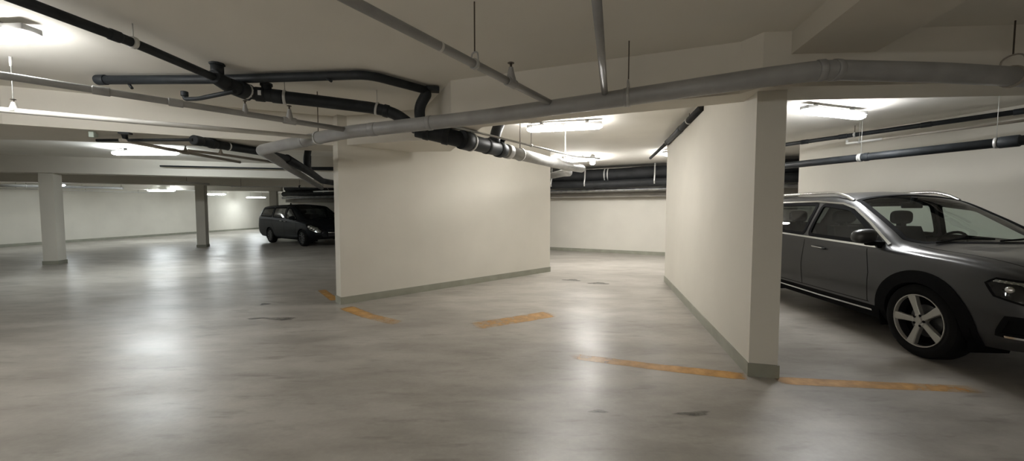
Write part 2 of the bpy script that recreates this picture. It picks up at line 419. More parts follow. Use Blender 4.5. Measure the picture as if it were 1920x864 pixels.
lamp(W(64, 66, ZL), W(64, 66, ZL) + Vector((-1.45, 0.05, 0)), 'large bright tube lamp cut by the left frame edge, nearest on the left', wid=0.085, mat='tube_near')
lamp(W(988, 243, ZL), W(1130, 236, ZL), 'bright tube lamp just behind the cross beam over the opening')
lamp(W(1043, 302, ZL), W(1106, 299, ZL), 'tube lamp over the passage, below the longer opening lamp')
lamp(W(1111, 296, ZL), W(1111, 296, ZL) + Vector((0.25, 1.2, 0)), 'small end-on lamp dot beside the black ducts, left of the passage ceiling pipe')
lamp(W(1246, 288, ZL), W(1246, 288, ZL) + Vector((0.9, 0.9, 0)), 'lamp half hidden by the far edge of the right partition')
lamp(W(1506, 207, ZL), W(1619, 219, ZL), 'bright tube lamp on the ceiling above the grey car', mat='tube_mid')
lamp(W(211, 287, ZL), W(334, 287, ZL), 'long bright tube lamp in the left hall below the black pipe', mat='tube_cool')
lamp((0.6, -3.9, ZL), (2.0, -4.1, ZL), 'unseen fill tube lamp added on the ceiling behind the viewer, beside the overhead beam')  # unseen lamps behind the camera, added to brighten near ceiling and pillar
lamp((-6.4, -1.6, ZL), (-4.9, -1.6, ZL), 'unseen fill tube lamp added on the ceiling behind the viewer, by the side of the hall')  # added fill lamp, out of view
lamp((-3.6, -4.4, ZL), (-2.2, -4.6, ZL), 'unseen fill tube lamp added on the ceiling farthest behind the viewer')  # also out of view, added for more light on the pillar
ZH = 2.42
for (x0, x1, y, lab) in ((277, 328, 357, 'hanging tube lamp left of the middle column'), (387, 423, 364, 'hanging tube lamp right of the middle column'),
                         (462, 498, 370, 'hanging tube lamp against the bright wall left of the farthest column'), (94, 121, 347, 'hanging tube lamp peeking out from behind the nearest column')):
    lamp(W(x0, y, ZH), W(x1, y, ZH), lab, drop=0.3, mat='tube_cool', group='tube lamps hanging by the far wall')

# ------------------------------------------------------------------ pipes
def pipe(name, pts, r, mat, label, cat='pipe', fillet=0.12, seg=16, r1=None, group=None):
    pts = [Vector(p) for p in pts]
    zmin = min(p.z for p in pts); mid = sum(pts, Vector()) / len(pts)
    root = empty(name, (mid.x, mid.y, zmin - r)); tag(root, label, cat, group)
    root['mat'] = mat
    bm = B(); tube(bm, pts, r, seg, fillet, r1=r1); obj('run', bm, M[mat], root)
    return root
def part_tube(root, name, pts, r, mat, fillet=0.05, r1=None, seg=14):
    bm = B(); tube(bm, pts, r, seg, fillet, r1=r1); return obj(name, bm, M[mat], root)
def band(root, p, d, r, w, mat, name='coupling'):
    bm = B(); lathe(bm, p, d, [(-w / 2, r * 0.96), (-w / 2 + 0.006, r), (w / 2 - 0.006, r), (w / 2, r * 0.96)], 20); return obj(name, bm, M[mat], root)
def hanger(root, p, d, r, top=CEIL, mat='strap', rodmat='rod', loop=0.0, w=0.028, rr=0.005):
    p = Vector(p); d = Vector(d).normalized()
    bm = B(); lathe(bm, p, d, [(-w / 2, r + 0.004), (-w / 2, r + 0.008), (w / 2, r + 0.008), (w / 2, r + 0.004)], 20); cl = obj('clamp', bm, M[mat], root)
    h = r
    if loop:
        side = Vector((d.y, -d.x, 0)).normalized(); bm = B()
        pts = [p + side * (r + .004) + Vector((0, 0, 0)), p + side * (r * 0.9) + Vector((0, 0, loop * .75))]
        arc = [p + side * (r * 0.9 * math.cos(a)) + Vector((0, 0, loop * .75 + r * 0.6 * math.sin(a))) for a in [PI * k / 8 for k in range(9)]]
        tube(bm, pts[:1] + arc + [p - side * (r + .004)], 0.006, 8); obj('hanger_loop', bm, M[mat], root); h = loop * .75 + r * .6
    bm = B(); tube(bm, [p + Vector((0, 0, h)), Vector((p.x, p.y, top))], rr, 8); obj('hanger_rod', bm, M[rodmat], root)
def sprinkler(root, p, h, mat, r=0.03):
    p = Vector(p)
    bm = B(); lathe(bm, p, (0, 0, 1), [(-r * .2, r * 1.25), (r * 1.0, r * 1.15), (h * .35, r * .95), (h * .7, r * .55), (h * .74, r * .55)], 14)
    s = obj('sprinkler', bm, M[mat], root)
    bm = B(); tube(bm, [p + Vector((0, 0, h * .72)), p + Vector((0, 0, h * .95))], r * .28, 8)
    lathe(bm, p + Vector((0, 0, h * .94)), (0, 0, 1), [(0, r * .75), (0.004, r * .8), (0.008, r * .5)], 14)
    o = obj('sprinkler_head', bm, M['brass'], root); o['label'] = 'dark upright head with flat deflector'
def along(pts, px):
    """point of a run of (px, world) stations at photo column px"""
    for (a, p), (b, q) in zip(pts, pts[1:]):
        if min(a, b) - 1e-6 <= px <= max(a, b) + 1e-6:
            # perspective-correct place on the straight run
            lo, hi = 0.0, 1.0
            def col(t):
                w = p.lerp(q, t); return 960 + F * w.x / (w.y * cP - (w.z - EYE) * sP)
            for _ in range(40):
                m = (lo + hi) / 2
                if (col(m) < px) == (b > a): lo = m
                else: hi = m
            return p.lerp(q, lo), (q - p).normalized()
    raise ValueError(px)

# thick grey main
mst = [(490, W(488, 281, 2.30)), (650, W(650, 248, 2.355)), (900, W(900, 220, 2.40)), (1130, W(1130, 189, 2.42)), (1440, W(1440, 144, 2.46)), (1548, W(1548, 131, 2.48)), (1760, W(1760, 136, 2.48)), (2050, W(2050, 152, 2.48))]
far_end = W(603, 352, 2.27)
main = pipe('grey_main_pipe', [far_end] + [p for _, p in mst], 0.072, 'grey_pipe', 'thick grey main pipe crossing the whole ceiling, bent at the right', fillet=0.14, seg=22)
for px in (570, 806, 1175, 1538, 1566):
    p, d = along(mst, px); band(main, p, d, 0.078, 0.05, 'grey_pipe')
p, d = along(mst, 1178); hanger(main, p, d, 0.074, loop=0.13, mat='galv')
p, d = along(mst, 1897); hanger(main, p, d, 0.074, loop=0.16, mat='tan_pipe')
p, d = along(mst, 597); hanger(main, p, d, 0.074)
p, d = along(mst, 700); band(main, p, d, 0.076, 0.09, 'grey_pipe')

# sprinkler branch, top centre
e = along(mst, 1035)[0] + Vector((0, 0, 0.035))
s1 = [(655, W(648, -4, 2.50)), (1033, e)]
b1 = pipe('sprinkler_pipe', [W(600, -30, 2.50), s1[0][1], e], 0.029, 'grey_pipe', 'light grey sprinkler pipe from the top centre to the main, carrying an upright head')
p, d = along(s1, 826); band(b1, p, d, 0.032, 0.018, 'white_pipe', 'clip')
p, d = along(s1, 890); hanger(b1, p, d, 0.030, loop=0.085, mat='galv', rr=0.005)
p, d = along(s1, 958); sprinkler(b1, p, 0.16, 'grey_pipe', 0.034); band(b1, p, d, 0.037, 0.11, 'grey_pipe')
e2 = along(mst, 1134)[0] + Vector((0, 0, 0.05))
b2 = pipe('sprinkler_pipe', [W(1116, -30, 2.54), e2], 0.027, 'grey_pipe', 'grey pipe dropping straight from the top edge onto the main, right of the upright head')
# sprinkler branches, left
e3 = along(mst, 655)[0] + Vector((0, 0, 0.02))
s3 = [(0, W(-4, 140, 2.43)), (655, e3)]
b3 = pipe('sprinkler_pipe', [W(-260, 118, 2.43), s3[0][1], e3], 0.028, 'grey_pipe', 'grey sprinkler pipe from the left edge, directly under the ceiling lamp')
for px in (190, 330):
    p, d = along(s3, px); band(b3, p, d, 0.035, 0.10, 'grey_pipe')
p, d = along(s3, 543); sprinkler(b3, p, 0.16, 'grey_pipe', 0.030); band(b3, p, d, 0.036, 0.12, 'grey_pipe')
p, d = along(s3, 460); sprinkler(b3, p, 0.13, 'grey_pipe', 0.024)
e4 = along(mst, 600)[0]
s4 = [(0, W(-4, 205, 2.40)), (600, e4)]
b4 = pipe('sprinkler_pipe', [W(-260, 180, 2.40), s4[0][1], e4], 0.026, 'white_pipe', 'pale sprinkler pipe from the left edge, lower of the two, white upright fitting')
p, d = along(s4, 26); sprinkler(b4, p, 0.11, 'white_pipe', 0.026)
q = Vector((p.x, p.y, p.z + 0.1)); part_tube(b4, 'hanger_rod', [q, Vector((p.x, p.y, CEIL))], 0.004, 'strap', 0)
part_tube(b4, 'ceiling_socket', [Vector((p.x, p.y, CEIL - 0.09)), Vector((p.x, p.y, CEIL))], 0.011, 'white_pipe', 0)

# black drain with branches, upper left to the passage
dr = [(30, W(10, -10, 2.76)), (250, W(250, 80, 2.755)), (418, W(418, 152, 2.74)), (470, W(470, 175, 2.72)), (600, W(600, 190, 2.70)), (705, W(705, 203, 2.68)),
      (738, W(742, 213, Y=4.72)), (780, W(781, 242, Y=4.76)), (866, W(866, 262, Y=4.80)), (944, W(944, 282, Y=5.55)), (1062, W(1062, 311, Y=7.6)), (1085, W(1090, 316, Y=8.8))]
P = [p for _, p in dr]
drain = pipe('black_drain_pipe', P[:3] + [W(440, 166, 2.735)], 0.036, 'black', 'long black drain pipe from the upper left corner under the thick grey main', fillet=0.1)
part_tube(drain, 'thick_run', [W(424, 157, 2.735), P[3], P[4], P[5], P[6], P[7]], 0.068, 'black', 0.14, seg=20)
part_tube(drain, 'lower_run', [P[7], P[8], P[9]], 0.098, 'black', 0.2, seg=22)
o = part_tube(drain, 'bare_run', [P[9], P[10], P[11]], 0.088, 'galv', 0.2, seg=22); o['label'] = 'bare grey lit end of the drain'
D2 = (P[3] - P[2]).normalized()
for px, r, w, m in ((215, 0.042, 0.07, 'black'), (250, 0.040, 0.02, 'strap')):
    p, d = along(dr, px); band(drain, p, d, r, w, m)
for px, r, w in ((455, 0.078, 0.10), (488, 0.076, 0.09), (520, 0.075, 0.10), (724, 0.076, 0.06)):
    p, d = along(dr, px); band(drain, p, d, r, w, 'black')
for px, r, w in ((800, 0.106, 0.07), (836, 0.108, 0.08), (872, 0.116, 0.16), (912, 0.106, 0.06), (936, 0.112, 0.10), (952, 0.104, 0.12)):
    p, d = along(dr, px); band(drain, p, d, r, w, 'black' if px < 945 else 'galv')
for px, r in ((250, 0.038), (462, 0.076), (534, 0.07), (707, 0.07)):
    p, d = along(dr, px); hanger(drain, p, d, r, rodmat='strap', rr=0.004)
for px, r in ((882, 0.112), (975, 0.092)):
    p, d = along(dr, px); hanger(drain, p, d, r, rodmat='rod', rr=0.007)
p, d = along(dr, 1068); band(drain, p, d, 0.092, 0.03, 'strap', 'clamp')
# wye body, ceiling stub, cleanout, trap arm, drop stub
part_tube(drain, 'wye_branch', [W(400, 143, 2.745), W(432, 162, 2.735), W(468, 174, 2.72)], 0.062, 'black', 0.1, r1=0.088)
q = W(408, 146, 2.76)
part_tube(drain, 'ceiling_stub', [q, Vector((q.x, q.y, CEIL))], 0.056, 'black')
bm = B(); lathe(bm, (q.x, q.y, CEIL - 0.02), (0, 0, 1), [(0, 0.06), (0.004, 0.068), (0.018, 0.068), (0.02, 0.065)], 8); obj('stub_collar', bm, M['black'], drain)
part_tube(drain, 'trap_arm', [W(440, 171, 2.66), W(372, 185, 2.66), W(346, 186, 2.66), W(346, 172, 2.74)], 0.022, 'black', 0.05)
band(drain, W(346, 176, 2.715), (0, 0, 1), 0.034, 0.05, 'black', 'trap_cup')
p, d = along(dr, 500); bm = B(); lathe(bm, p, (0, 0, 1), [(0, 0.05), (0.10, 0.05), (0.10, 0.062), (0.125, 0.062)], 16); obj('cleanout', bm, M['black'], drain)
p, d = along(dr, 492); bm = B(); box(bm, p + Vector((0.015, -0.073, 0.0)), (0.03, 0.012, 0.05), 0.1); o = obj('sticker', bm, M['label'], drain); o['label'] = 'small white sticker'
p, d = along(dr, 926); q = W(936, 242, Y=5.5)
part_tube(drain, 'drop_stub', [p, Vector((p.x + 0.02, p.y + 0.05, p.z + 0.2)), Vector((q.x + 0.06, q.y + 0.25, CEIL))], 0.078, 'black', 0.1)
band(drain, p + Vector((0, 0, 0.10)), (0, 0, 1), 0.088, 0.07, 'black')
p, d = along(dr, 938); bm = B(); lathe(bm, p, (0.2, -0.1, 1), [(0, 0.04), (0.13, 0.04), (0.13, 0.05), (0.15, 0.05)], 14); obj('cleanout', bm, M['black'], drain)

# flat black pipe hugging the ceiling
c1, c2, c3 = W(186, 150, 2.845), W(690, 140, 2.845), W(802, 170, 2.84)
hug = pipe('black_ceiling_pipe', [c1, W(410, 149, 2.845), c2, c3], 0.045, 'black', 'black pipe lying against the ceiling above the long drain, dropping behind the main', fillet=0.15)
part_tube(hug, 'drop', [c3 + Vector((-0.05, 0, -.01)), W(800, 176, Y=c3.y), W(786, 200, Y=4.55), W(789, 246, Y=4.68)], 0.062, 'black', 0.12)
band(hug, c1 + (c2 - c1).normalized() * 0.03, c2 - c1, 0.052, 0.10, 'black', 'end_cap')
for px, py, d in ((240, 155, 0.13), (612, 146, 0.08)):
    q = W(px, py, 2.82); part_tube(hug, 'bracket', [q, q + Vector((0.06, -0.02, -d * .5))], 0.014, 'black', 0)
bm = B(); box(bm, c3 + Vector((0.05, 0.02, 0.02)), (0.16, 0.12, 0.05), 0.2, 0.01); obj('corner_bracket', bm, M['black'], hug)

# second black drain, under the left beam
w3 = [(182, W(182, 263, 2.40)), (362, W(362, 262, 2.385)), (410, W(412, 272, 2.39)), (487, W(487, 284, 2.395)), (538, W(538, 297, 2.38)), (582, W(580, 322, 2.27)), (604, W(604, 339, 2.24)), (626, W(640, 345, 2.24))]
d3 = pipe('black_drain_pipe', [w3[0][1], w3[1][1]], 0.02, 'black', 'second black drain under the left beam, behind the bend of the main')
part_tube(d3, 'thick_run', [p for _, p in w3[1:5]], 0.06, 'black', 0.15)
part_tube(d3, 'lower_run', [p for _, p in w3[4:]], 0.075, 'black', 0.15)
part_tube(d3, 'wye_branch', [w3[5][1] + Vector((0, 0, .01)), W(560, 310, 2.33), W(576, 300, 2.36), W(577, 281, 2.44)][0:1] + [W(574, 303, Y=w3[5][1].y - .2), W(578, 280, Y=w3[5][1].y - .2)], 0.065, 'black', 0.1)
for px, r, w, m in ((370, 0.066, 0.12, 'black'), (398, 0.068, 0.09, 'black'), (428, 0.064, 0.02, 'strap'), (540, 0.07, 0.08, 'black')):
    p, d = along(w3, px); band(d3, p, d, r, w, m)
q = W(232, 256, 2.42); part_tube(d3, 'ceiling_stub', [W(236, 263, 2.40), Vector((q.x, q.y, DROP + .02))], 0.03, 'black')
bm = B(); box(bm, W(235, 250, 2.44), (0.12, 0.07, 0.02), 0.2); obj('stub_collar', bm, M['black'], d3)
bm = B(); box(bm, W(173, 252, 2.42), (0.055, 0.05, 0.075), 0.3, 0.008); box(bm, W(179, 254, 2.42), (0.03, 0.05, 0.05), 0.3, 0.006)
tag(obj('junction_box', bm, M['box']), 'small pale green-white box under the left beam at the end of a thin black pipe', 'box')
# tan sprinkler line in the left hall
t5 = [(232, W(225, 262, 2.385)), (345, W(345, 285, 2.36)), (450, W(450, 304, 2.34))]
b5 = pipe('sprinkler_pipe', [p for _, p in t5], 0.024, 'tan_pipe', 'tan sprinkler pipe crossing just above the long left hall lamp')
p, d = along(t5, 348); band(b5, p, d, 0.032, 0.10, 'tan_pipe'); sprinkler(b5, p, 0.10, 'tan_pipe', 0.024)
b6 = pipe('sprinkler_pipe', [W(352, 282, 2.37), W(420, 290, 2.36), W(520, 305, 2.34)], 0.022, 'tan_pipe', 'short tan pipe under the second black drain')
p = W(414, 289, 2.36); sprinkler(b6, p, 0.10, 'tan_pipe', 0.026)

# pipes in the depth of the left hall
def farpipe(a, b, r, mat, label): return pipe('hall_pipe', [a, b], r, mat, label, fillet=0)
fp = farpipe(W(300, 311, Y=10.82), W(640, 319, Y=12.3), 0.022, 'black', 'thin dark line along the top of the nearest hall beam')  # dark rod drawn along the junction of ceiling and beam
for px in (150, 186):
    pass
fp = farpipe(W(-10, 347, Y=13.6), W(372, 356, Y=22.3), 0.055, 'grey_pipe', 'dark grey pipe high along the far side wall')
for t in (0.1, 0.5, 0.9):
    p = W(-10, 347, Y=13.6).lerp(W(372, 356, Y=22.3), t); hanger(fp, p, (0.6, 0.8, 0), 0.056)
fp = farpipe(W(-10, 352, Y=14.95), W(280, 361, Y=21.3), 0.03, 'white_pipe', 'thin pale conduit close to the far side wall')
for t in (0.1, 0.5, 0.9):
    p = W(-10, 352, Y=14.95).lerp(W(280, 361, Y=21.3), t); hanger(fp, p, (0.6, 0.8, 0), 0.03)
fp = farpipe(W(305, 338, Y=13.2), W(392, 345, Y=14.6), 0.035, 'white_pipe', 'bright white pipe beneath the ceiling near the middle column')
p = W(350, 341.6, Y=13.9); hanger(fp, p, (0.8, 0.5, 0), 0.036)
fp = farpipe(W(434, 350, Y=15.0), W(572, 350, Y=14.6), 0.022, 'white_pipe', 'white pipe above the roof of the dark van')
p = W(452, 350, Y=14.95); hanger(fp, p, (1, 0, 0), 0.024)
p = W(562, 350, Y=14.62); hanger(fp, p, (1, 0, 0), 0.05, mat='black')
fp = farpipe(W(588, 359, Y=14.4), W(660, 357, Y=13.8), 0.024, 'white_pipe', 'short white pipe left of the middle partition above the dark van')
p = W(606, 358.6, Y=14.3); hanger(fp, p, (1, 0, 0), 0.026)
# small black pipe framing the bulkhead
a = W(581, 288, Y=10.2)
pipe('bulkhead_pipe', [Vector((a.x, 10.2, CEIL)), W(581, 315, Y=10.2), W(640, 315, Y=10.2)], 0.032, 'black', 'black pipe down the end of and under the short bulkhead', fillet=0.03)

# thin conduit beside the drain, drop pipes at the passage
cd = [W(846, 236, 2.44), W(1078, 293, 2.40), W(1125, 297, 2.42)]
k = pipe('conduit', cd, 0.014, 'galv', 'thin grey conduit sloping above the black drain into the passage', fillet=0.05)
p = cd[0].lerp(cd[1], 0.55); hanger(k, p, cd[1] - cd[0], 0.015, rr=0.004)
k = pipe('sprinkler_drop', [W(1060, 254, Y=7.0), W(1060, 296, Y=7.0)], 0.012, 'white_pipe', 'short white drop pipe under the opening lamp', fillet=0)
bm = B(); p = W(1060, 256, Y=7.0); lathe(bm, (p.x, p.y, p.z), (0, 0, 1), [(0, 0.012), (CEIL - p.z, 0.012)], 10); obj('stem', bm, M['white_pipe'], k)
# pipe along the top of the right partition
w5 = [W(1318, 200, 2.80), W(1252, 266, 2.78), W(1222, 294, 2.76)]
k = pipe('black_ceiling_pipe', [w5[0], w5[1]], 0.05, 'lagging', 'black lagged pipe along the top of the right partition', fillet=0)
part_tube(k, 'thin_run', [w5[1], w5[2], w5[2] + (w5[2] - w5[1]) * 0.1], 0.034, 'lagging', 0)
band(k, w5[0].lerp(w5[1], 0.55), w5[1] - w5[0], 0.056, 0.2, 'lagging')
hanger(k, w5[0].lerp(w5[1], 0.3), w5[1] - w5[0], 0.05)
band(k, w5[1], w5[1] - w5[0], 0.055, 0.12, 'lagging')

# black ducts on the back wall
def duct(off, z, r, mat, label, xs=(-11.3, 8.6), waist=0.0):
    pts = []
    n = 24
    for i in range(n + 1):
        X = xs[0] + (xs[1] - xs[0]) * i / n
        pts.append(Vector((X, backline(X), z)) + Vector((nb.x, nb.y, 0)) * (off + 0.01 * math.sin(i * 2.3)) + Vector((0, 0, 0.012 * math.sin(i * 1.7))))
    o = pipe('lagged_duct', pts, r, mat, label, cat='duct', fillet=0, seg=20); return o, pts
dk, pts = duct(0.75, 2.61, 0.20, 'lagging', 'upper thick black lagged duct along the back wall')
for px in (1135, 1141, 1350, 620):
    pp = [(960 + F * q.x / (q.y * cP - (q.z - EYE) * sP), q) for q in pts]; p, d = along(pp, px); band(dk, p, d, 0.208, 0.035, 'strap', 'strap')
dk2, pts = duct(0.95, 2.30, 0.125, 'lagging', 'lower black lagged duct under the thick one on the back wall')
for px in (1036, 1098, 1228):
    pp = [(960 + F * q.x / (q.y * cP - (q.z - EYE) * sP), q) for q in pts]; p, d = along(pp, px)
    bm = B(); tube(bm, [p + Vector((nb.x * .13, nb.y * .13, -0.05)), p + Vector((nb.x * .16, nb.y * .16, 0.05)), p + Vector((nb.x * .10, nb.y * .10, 0.2)), Vector((p.x + nb.x * .06, p.y + nb.y * .06, CEIL - 0.03))], 0.022, 8); obj('strap', bm, M['strap'], dk2)
bm = B(); rows = []
n = 90
for i in range(n + 1):
    X = -11.7 + 20.3 * i / n; b0 = Vector((X, backline(X), 0)); row = []
    for (o_, z_) in ((0.02, 2.064), (0.74, 2.064), (0.80, 2.10), (0.78, 2.165), (0.02, 2.17)):
        j = noise.noise(Vector((X * 3.1, o_ * 4, z_ * 9))) * 0.016 * 2 if z_ > 2.07 else 0
        row.append(bm.verts.new((b0.x + nb.x * o_, b0.y + nb.y * o_, z_ + j * .6)))
    rows.append(row)
for a, b in zip(rows, rows[1:]):
    for k in range(5): bm.faces.new((a[k], a[(k + 1) % 5], b[(k + 1) % 5], b[k]))
bm.faces.new(rows[0]); bm.faces.new(rows[-1])
tag(obj('foil_duct', bm, M['foil']), 'flat crumpled silver foil duct on the ledge below the black ducts', 'duct')
# grey reducer cone by the end of the middle partition
p = W(1082, 318, Y=8.9)
bm = B(); lathe(bm, W(1030, 330, Y=9.9), W(1084, 318, Y=9.0) - W(1030, 330, Y=9.9), [(0, 0.075), (0.55, 0.09), (0.75, 0.11), (0.80, 0.05)], 18)
tag(obj('pipe_reducer', bm, M['galv']), 'grey pipe end sticking out beside the far edge of the middle partition', 'pipe')

# pipes in the bay of the grey car
def bay(pxa, pya, pxb, pyb, z, r, mat, label, off=0.0):
    a, b = W(pxa, pya, z), W(pxb, pyb, z)
    return a, b
a, b = W(1466, 272, 2.72), W(1990, 198, 2.78)
u8 = pipe('bay_pipe', [a, b], 0.036, 'black', 'upper black pipe along the wall behind the grey car')
for t in (0.12, 0.3, 0.62, 0.9): band(u8, a.lerp(b, t), b - a, 0.041, 0.12, 'black')
hanger(u8, a.lerp(b, 0.35), b - a, 0.037)
a9, b9 = W(1588, 269, 2.58), W(1980, 218, 2.60)
u9 = pipe('bay_sprinkler_pipe', [a9, b9], 0.018, 'tan_pipe', 'thin sprinkler pipe between the two black pipes behind the grey car')
part_tube(u9, 'end_cap', [a9 + Vector((0, 0, -0.01)), a9 + Vector((0, 0, 0.06))], 0.016, 'white_pipe')
part_tube(u9, 'white_run', [a9, a9.lerp(b9, 0.22)], 0.0205, 'white_pipe', 0)
p = a9.lerp(b9, 0.08); hanger(u9, p, b9 - a9, 0.02, loop=0.05, rodmat='strap', rr=0.003)
a10, b10 = W(1440, 314, 2.26), W(1990, 255, 2.28)
u10 = pipe('bay_pipe', [a10, b10], 0.058, 'black', 'lower and thicker black pipe along the wall behind the grey car')
s10 = [(1440, a10), (1990, b10)]
for px, r, w, m in ((1610, 0.062, 0.02, 'strap'), (1868, 0.062, 0.022, 'strap'), (1893, 0.070, 0.16, 'black'), (1625, 0.063, 0.06, 'black')):
    p, d = along(s10, px); band(u10, p, d, r, w, m)
for px in (1614, 1868):
    p, d = along(s10, px); hanger(u10, p, d, 0.058, rodmat='strap', rr=0.003)

# ------------------------------------------------------------------ cars
def pchip(xs, ys):
    n = len(xs); h = [xs[i + 1] - xs[i] for i in range(n - 1)]; dl = [(ys[i + 1] - ys[i]) / h[i] for i in range(n - 1)]
    m = [dl[0]] + [0.0] * (n - 2) + [dl[-1]]
    for i in range(1, n - 1):
        if dl[i - 1] * dl[i] > 0:
            w1, w2 = 2 * h[i] + h[i - 1], h[i] + 2 * h[i - 1]; m[i] = (w1 + w2) / (w1 / dl[i - 1] + w2 / dl[i])
    def f(x):
        x = max(xs[0], min(xs[-1], x)); i = 0
        while i < n - 2 and x > xs[i + 1]: i += 1
        t = (x - xs[i]) / h[i]; t2, t3 = t * t, t * t * t
        return ys[i] * (2 * t3 - 3 * t2 + 1) + h[i] * m[i] * (t3 - 2 * t2 + t) + ys[i + 1] * (-2 * t3 + 3 * t2) + h[i] * m[i + 1] * (t3 - t2)
    return f
class Shell:
    """car body skin: rows of x, hw, zb, zmid, zbelt, wbelt, wtop, zedge, ztop"""
    def __init__(self, rows):
        cols = list(zip(*rows)); self.x0, self.x1 = cols[0][0], cols[0][-1]
        self.f = [pchip(cols[0], c) for c in cols[1:]]; self.cache = {}
    def keys(self, x):
        hw, zb, zm, zt, wb, wt, ze, zr = [f(x) for f in self.f]
        gl = ((wb + wt) / 2 + 0.022 * min(1, max(0, (ze - zt) * 4)), (zt + ze) / 2)
        return [(0, zb), (hw * .88, zb), (hw * .965, zb + (zm - zb) * .34), (hw, zm), (hw * .985 * .6 + wb * .4 + .004, zt - (zt - zm) * .26), (wb, zt), gl, (wt, ze), (wt * .62, ze + (zr - ze) * .72), (0, zr)]
    def sec(self, x, s):
        k = round(x, 5)
        if k not in self.cache:
            if len(self.cache) > 6000: self.cache.clear()
            self.cache[k] = self.keys(x)
        P = self.cache[k]; s = max(0, min(8.99999, s)); i = int(s); t = s - i
        p1, p2 = P[i], P[i + 1]
        p0 = P[i - 1] if i else p1; p3 = P[i + 2] if i < 8 else (-P[8][0], P[8][1])
        if i == 0 or i == 1: return tuple(a + (b - a) * t for a, b in zip(p1, p2)) if i == 0 else self._cr(p1, p1, p2, p3, t)
        return self._cr(p0, p1, p2, p3, t)
    @staticmethod
    def _cr(p0, p1, p2, p3, t):
        tau = 0.38
        out = []
        for a, b, c, d in zip(p0, p1, p2, p3):
            m1, m2 = tau * (c - a), tau * (d - b); t2, t3 = t * t, t * t * t
            out.append(b * (2 * t3 - 3 * t2 + 1) + m1 * (t3 - 2 * t2 + t) + c * (-2 * t3 + 3 * t2) + m2 * (t3 - t2))
        return tuple(out)
    def P(self, x, s, side=-1, off=0.0):
        y, z = self.sec(x, s); p = Vector((x, side * y, z))
        if off:
            a = self.sec(min(x + .01, self.x1), s); b = self.sec(max(x - .01, self.x0), s)
            tx = Vector((min(x + .01, self.x1) - max(x - .01, self.x0), side * (a[0] - b[0]), a[1] - b[1]))
            c = self.sec(x, s + .04); d = self.sec(x, s - .04); ts = Vector((0, side * (c[0] - d[0]), c[1] - d[1]))
            n = tx.cross(ts)
            if n.length > 1e-9:
                n.normalize()
                ctr = Vector((x, 0, 0.75)) if s < 7 else Vector((x, 0, 0.3))
                if n.dot(p - ctr) < 0: n = -n
                p = p + n * off
        return p
    def side(self, x, z, side=-1, off=0.0):
        lo, hi = 1.0, 7.4
        for _ in range(26):
            m = (lo + hi) / 2
            if self.sec(x, m)[1] < z: lo = m
            else: hi = m
        return self.P(x, lo, side, off)
    def top(self, x, y, off=0.0):
        lo, hi = 6.2, 9.0
        for _ in range(26):
            m = (lo + hi) / 2
            if self.sec(x, m)[0] > abs(y): lo = m
            else: hi = m
        return self.P(x, lo, -1 if y < 0 else 1, off)
def inpoly(x, y, poly):
    c = False; j = len(poly) - 1
    for i in range(len(poly)):
        if (poly[i][1] > y) != (poly[j][1] > y) and x < (poly[j][0] - poly[i][0]) * (y - poly[i][1]) / (poly[j][1] - poly[i][1]) + poly[i][0]: c = not c
        j = i
    return c
def resample(poly, step, closed):
    pts = list(poly) + ([poly[0]] if closed else []); out = []
    for a, b in zip(pts, pts[1:]):
        n = max(1, int(math.hypot(b[0] - a[0], b[1] - a[1]) / step))
        out += [(a[0] + (b[0] - a[0]) * k / n, a[1] + (b[1] - a[1]) * k / n) for k in range(n)]
    if not closed: out.append(pts[-1])
    return out
def rounded(poly, r, closed=True, n=4):
    out = []; m = len(poly)
    for i in range(m):
        if not closed and i in (0, m - 1): out.append(poly[i]); continue
        a, b, c = Vector(poly[i - 1]), Vector(poly[i]), Vector(poly[(i + 1) % m])
        d = min(r, (a - b).length * .45, (c - b).length * .45); p, q = b + (a - b).normalized() * d, b + (c - b).normalized() * d
        for k in range(n + 1):
            t = k / n; v = p * (1 - t) ** 2 + b * 2 * t * (1 - t) + q * t * t; out.append((v.x, v.y))
    return out
def ribbon(bm, mapf, poly, w, off, closed=True, thick=0.012, step=0.03, shift=0.0):
    """raised strip of width w along a line drawn on the skin"""
    p = [Vector(q) for q in resample(poly, step, closed)]; n = len(p); rows = []
    for i in range(n):
        a = p[i - 1] if closed or i else p[0]; b = p[(i + 1) % n] if closed or i < n - 1 else p[-1]
        d = (b - a)
        if d.length < 1e-9: d = Vector((1, 0))
        d.normalize(); nn = Vector((-d.y, d.x)); l, r = p[i] + nn * (w / 2 + shift), p[i] - nn * (w / 2 - shift)
        rows.append([bm.verts.new(mapf(*l, off)), bm.verts.new(mapf(*r, off)), bm.verts.new(mapf(*r, off - thick)), bm.verts.new(mapf(*l, off - thick))])
    for i in range(n if closed else n - 1):
        a, b = rows[i], rows[(i + 1) % n]
        for k in range(4): bm.faces.new((a[k], a[(k + 1) % 4], b[(k + 1) % 4], b[k]))
    if not closed: bm.faces.new(rows[0]); bm.faces.new(rows[-1])

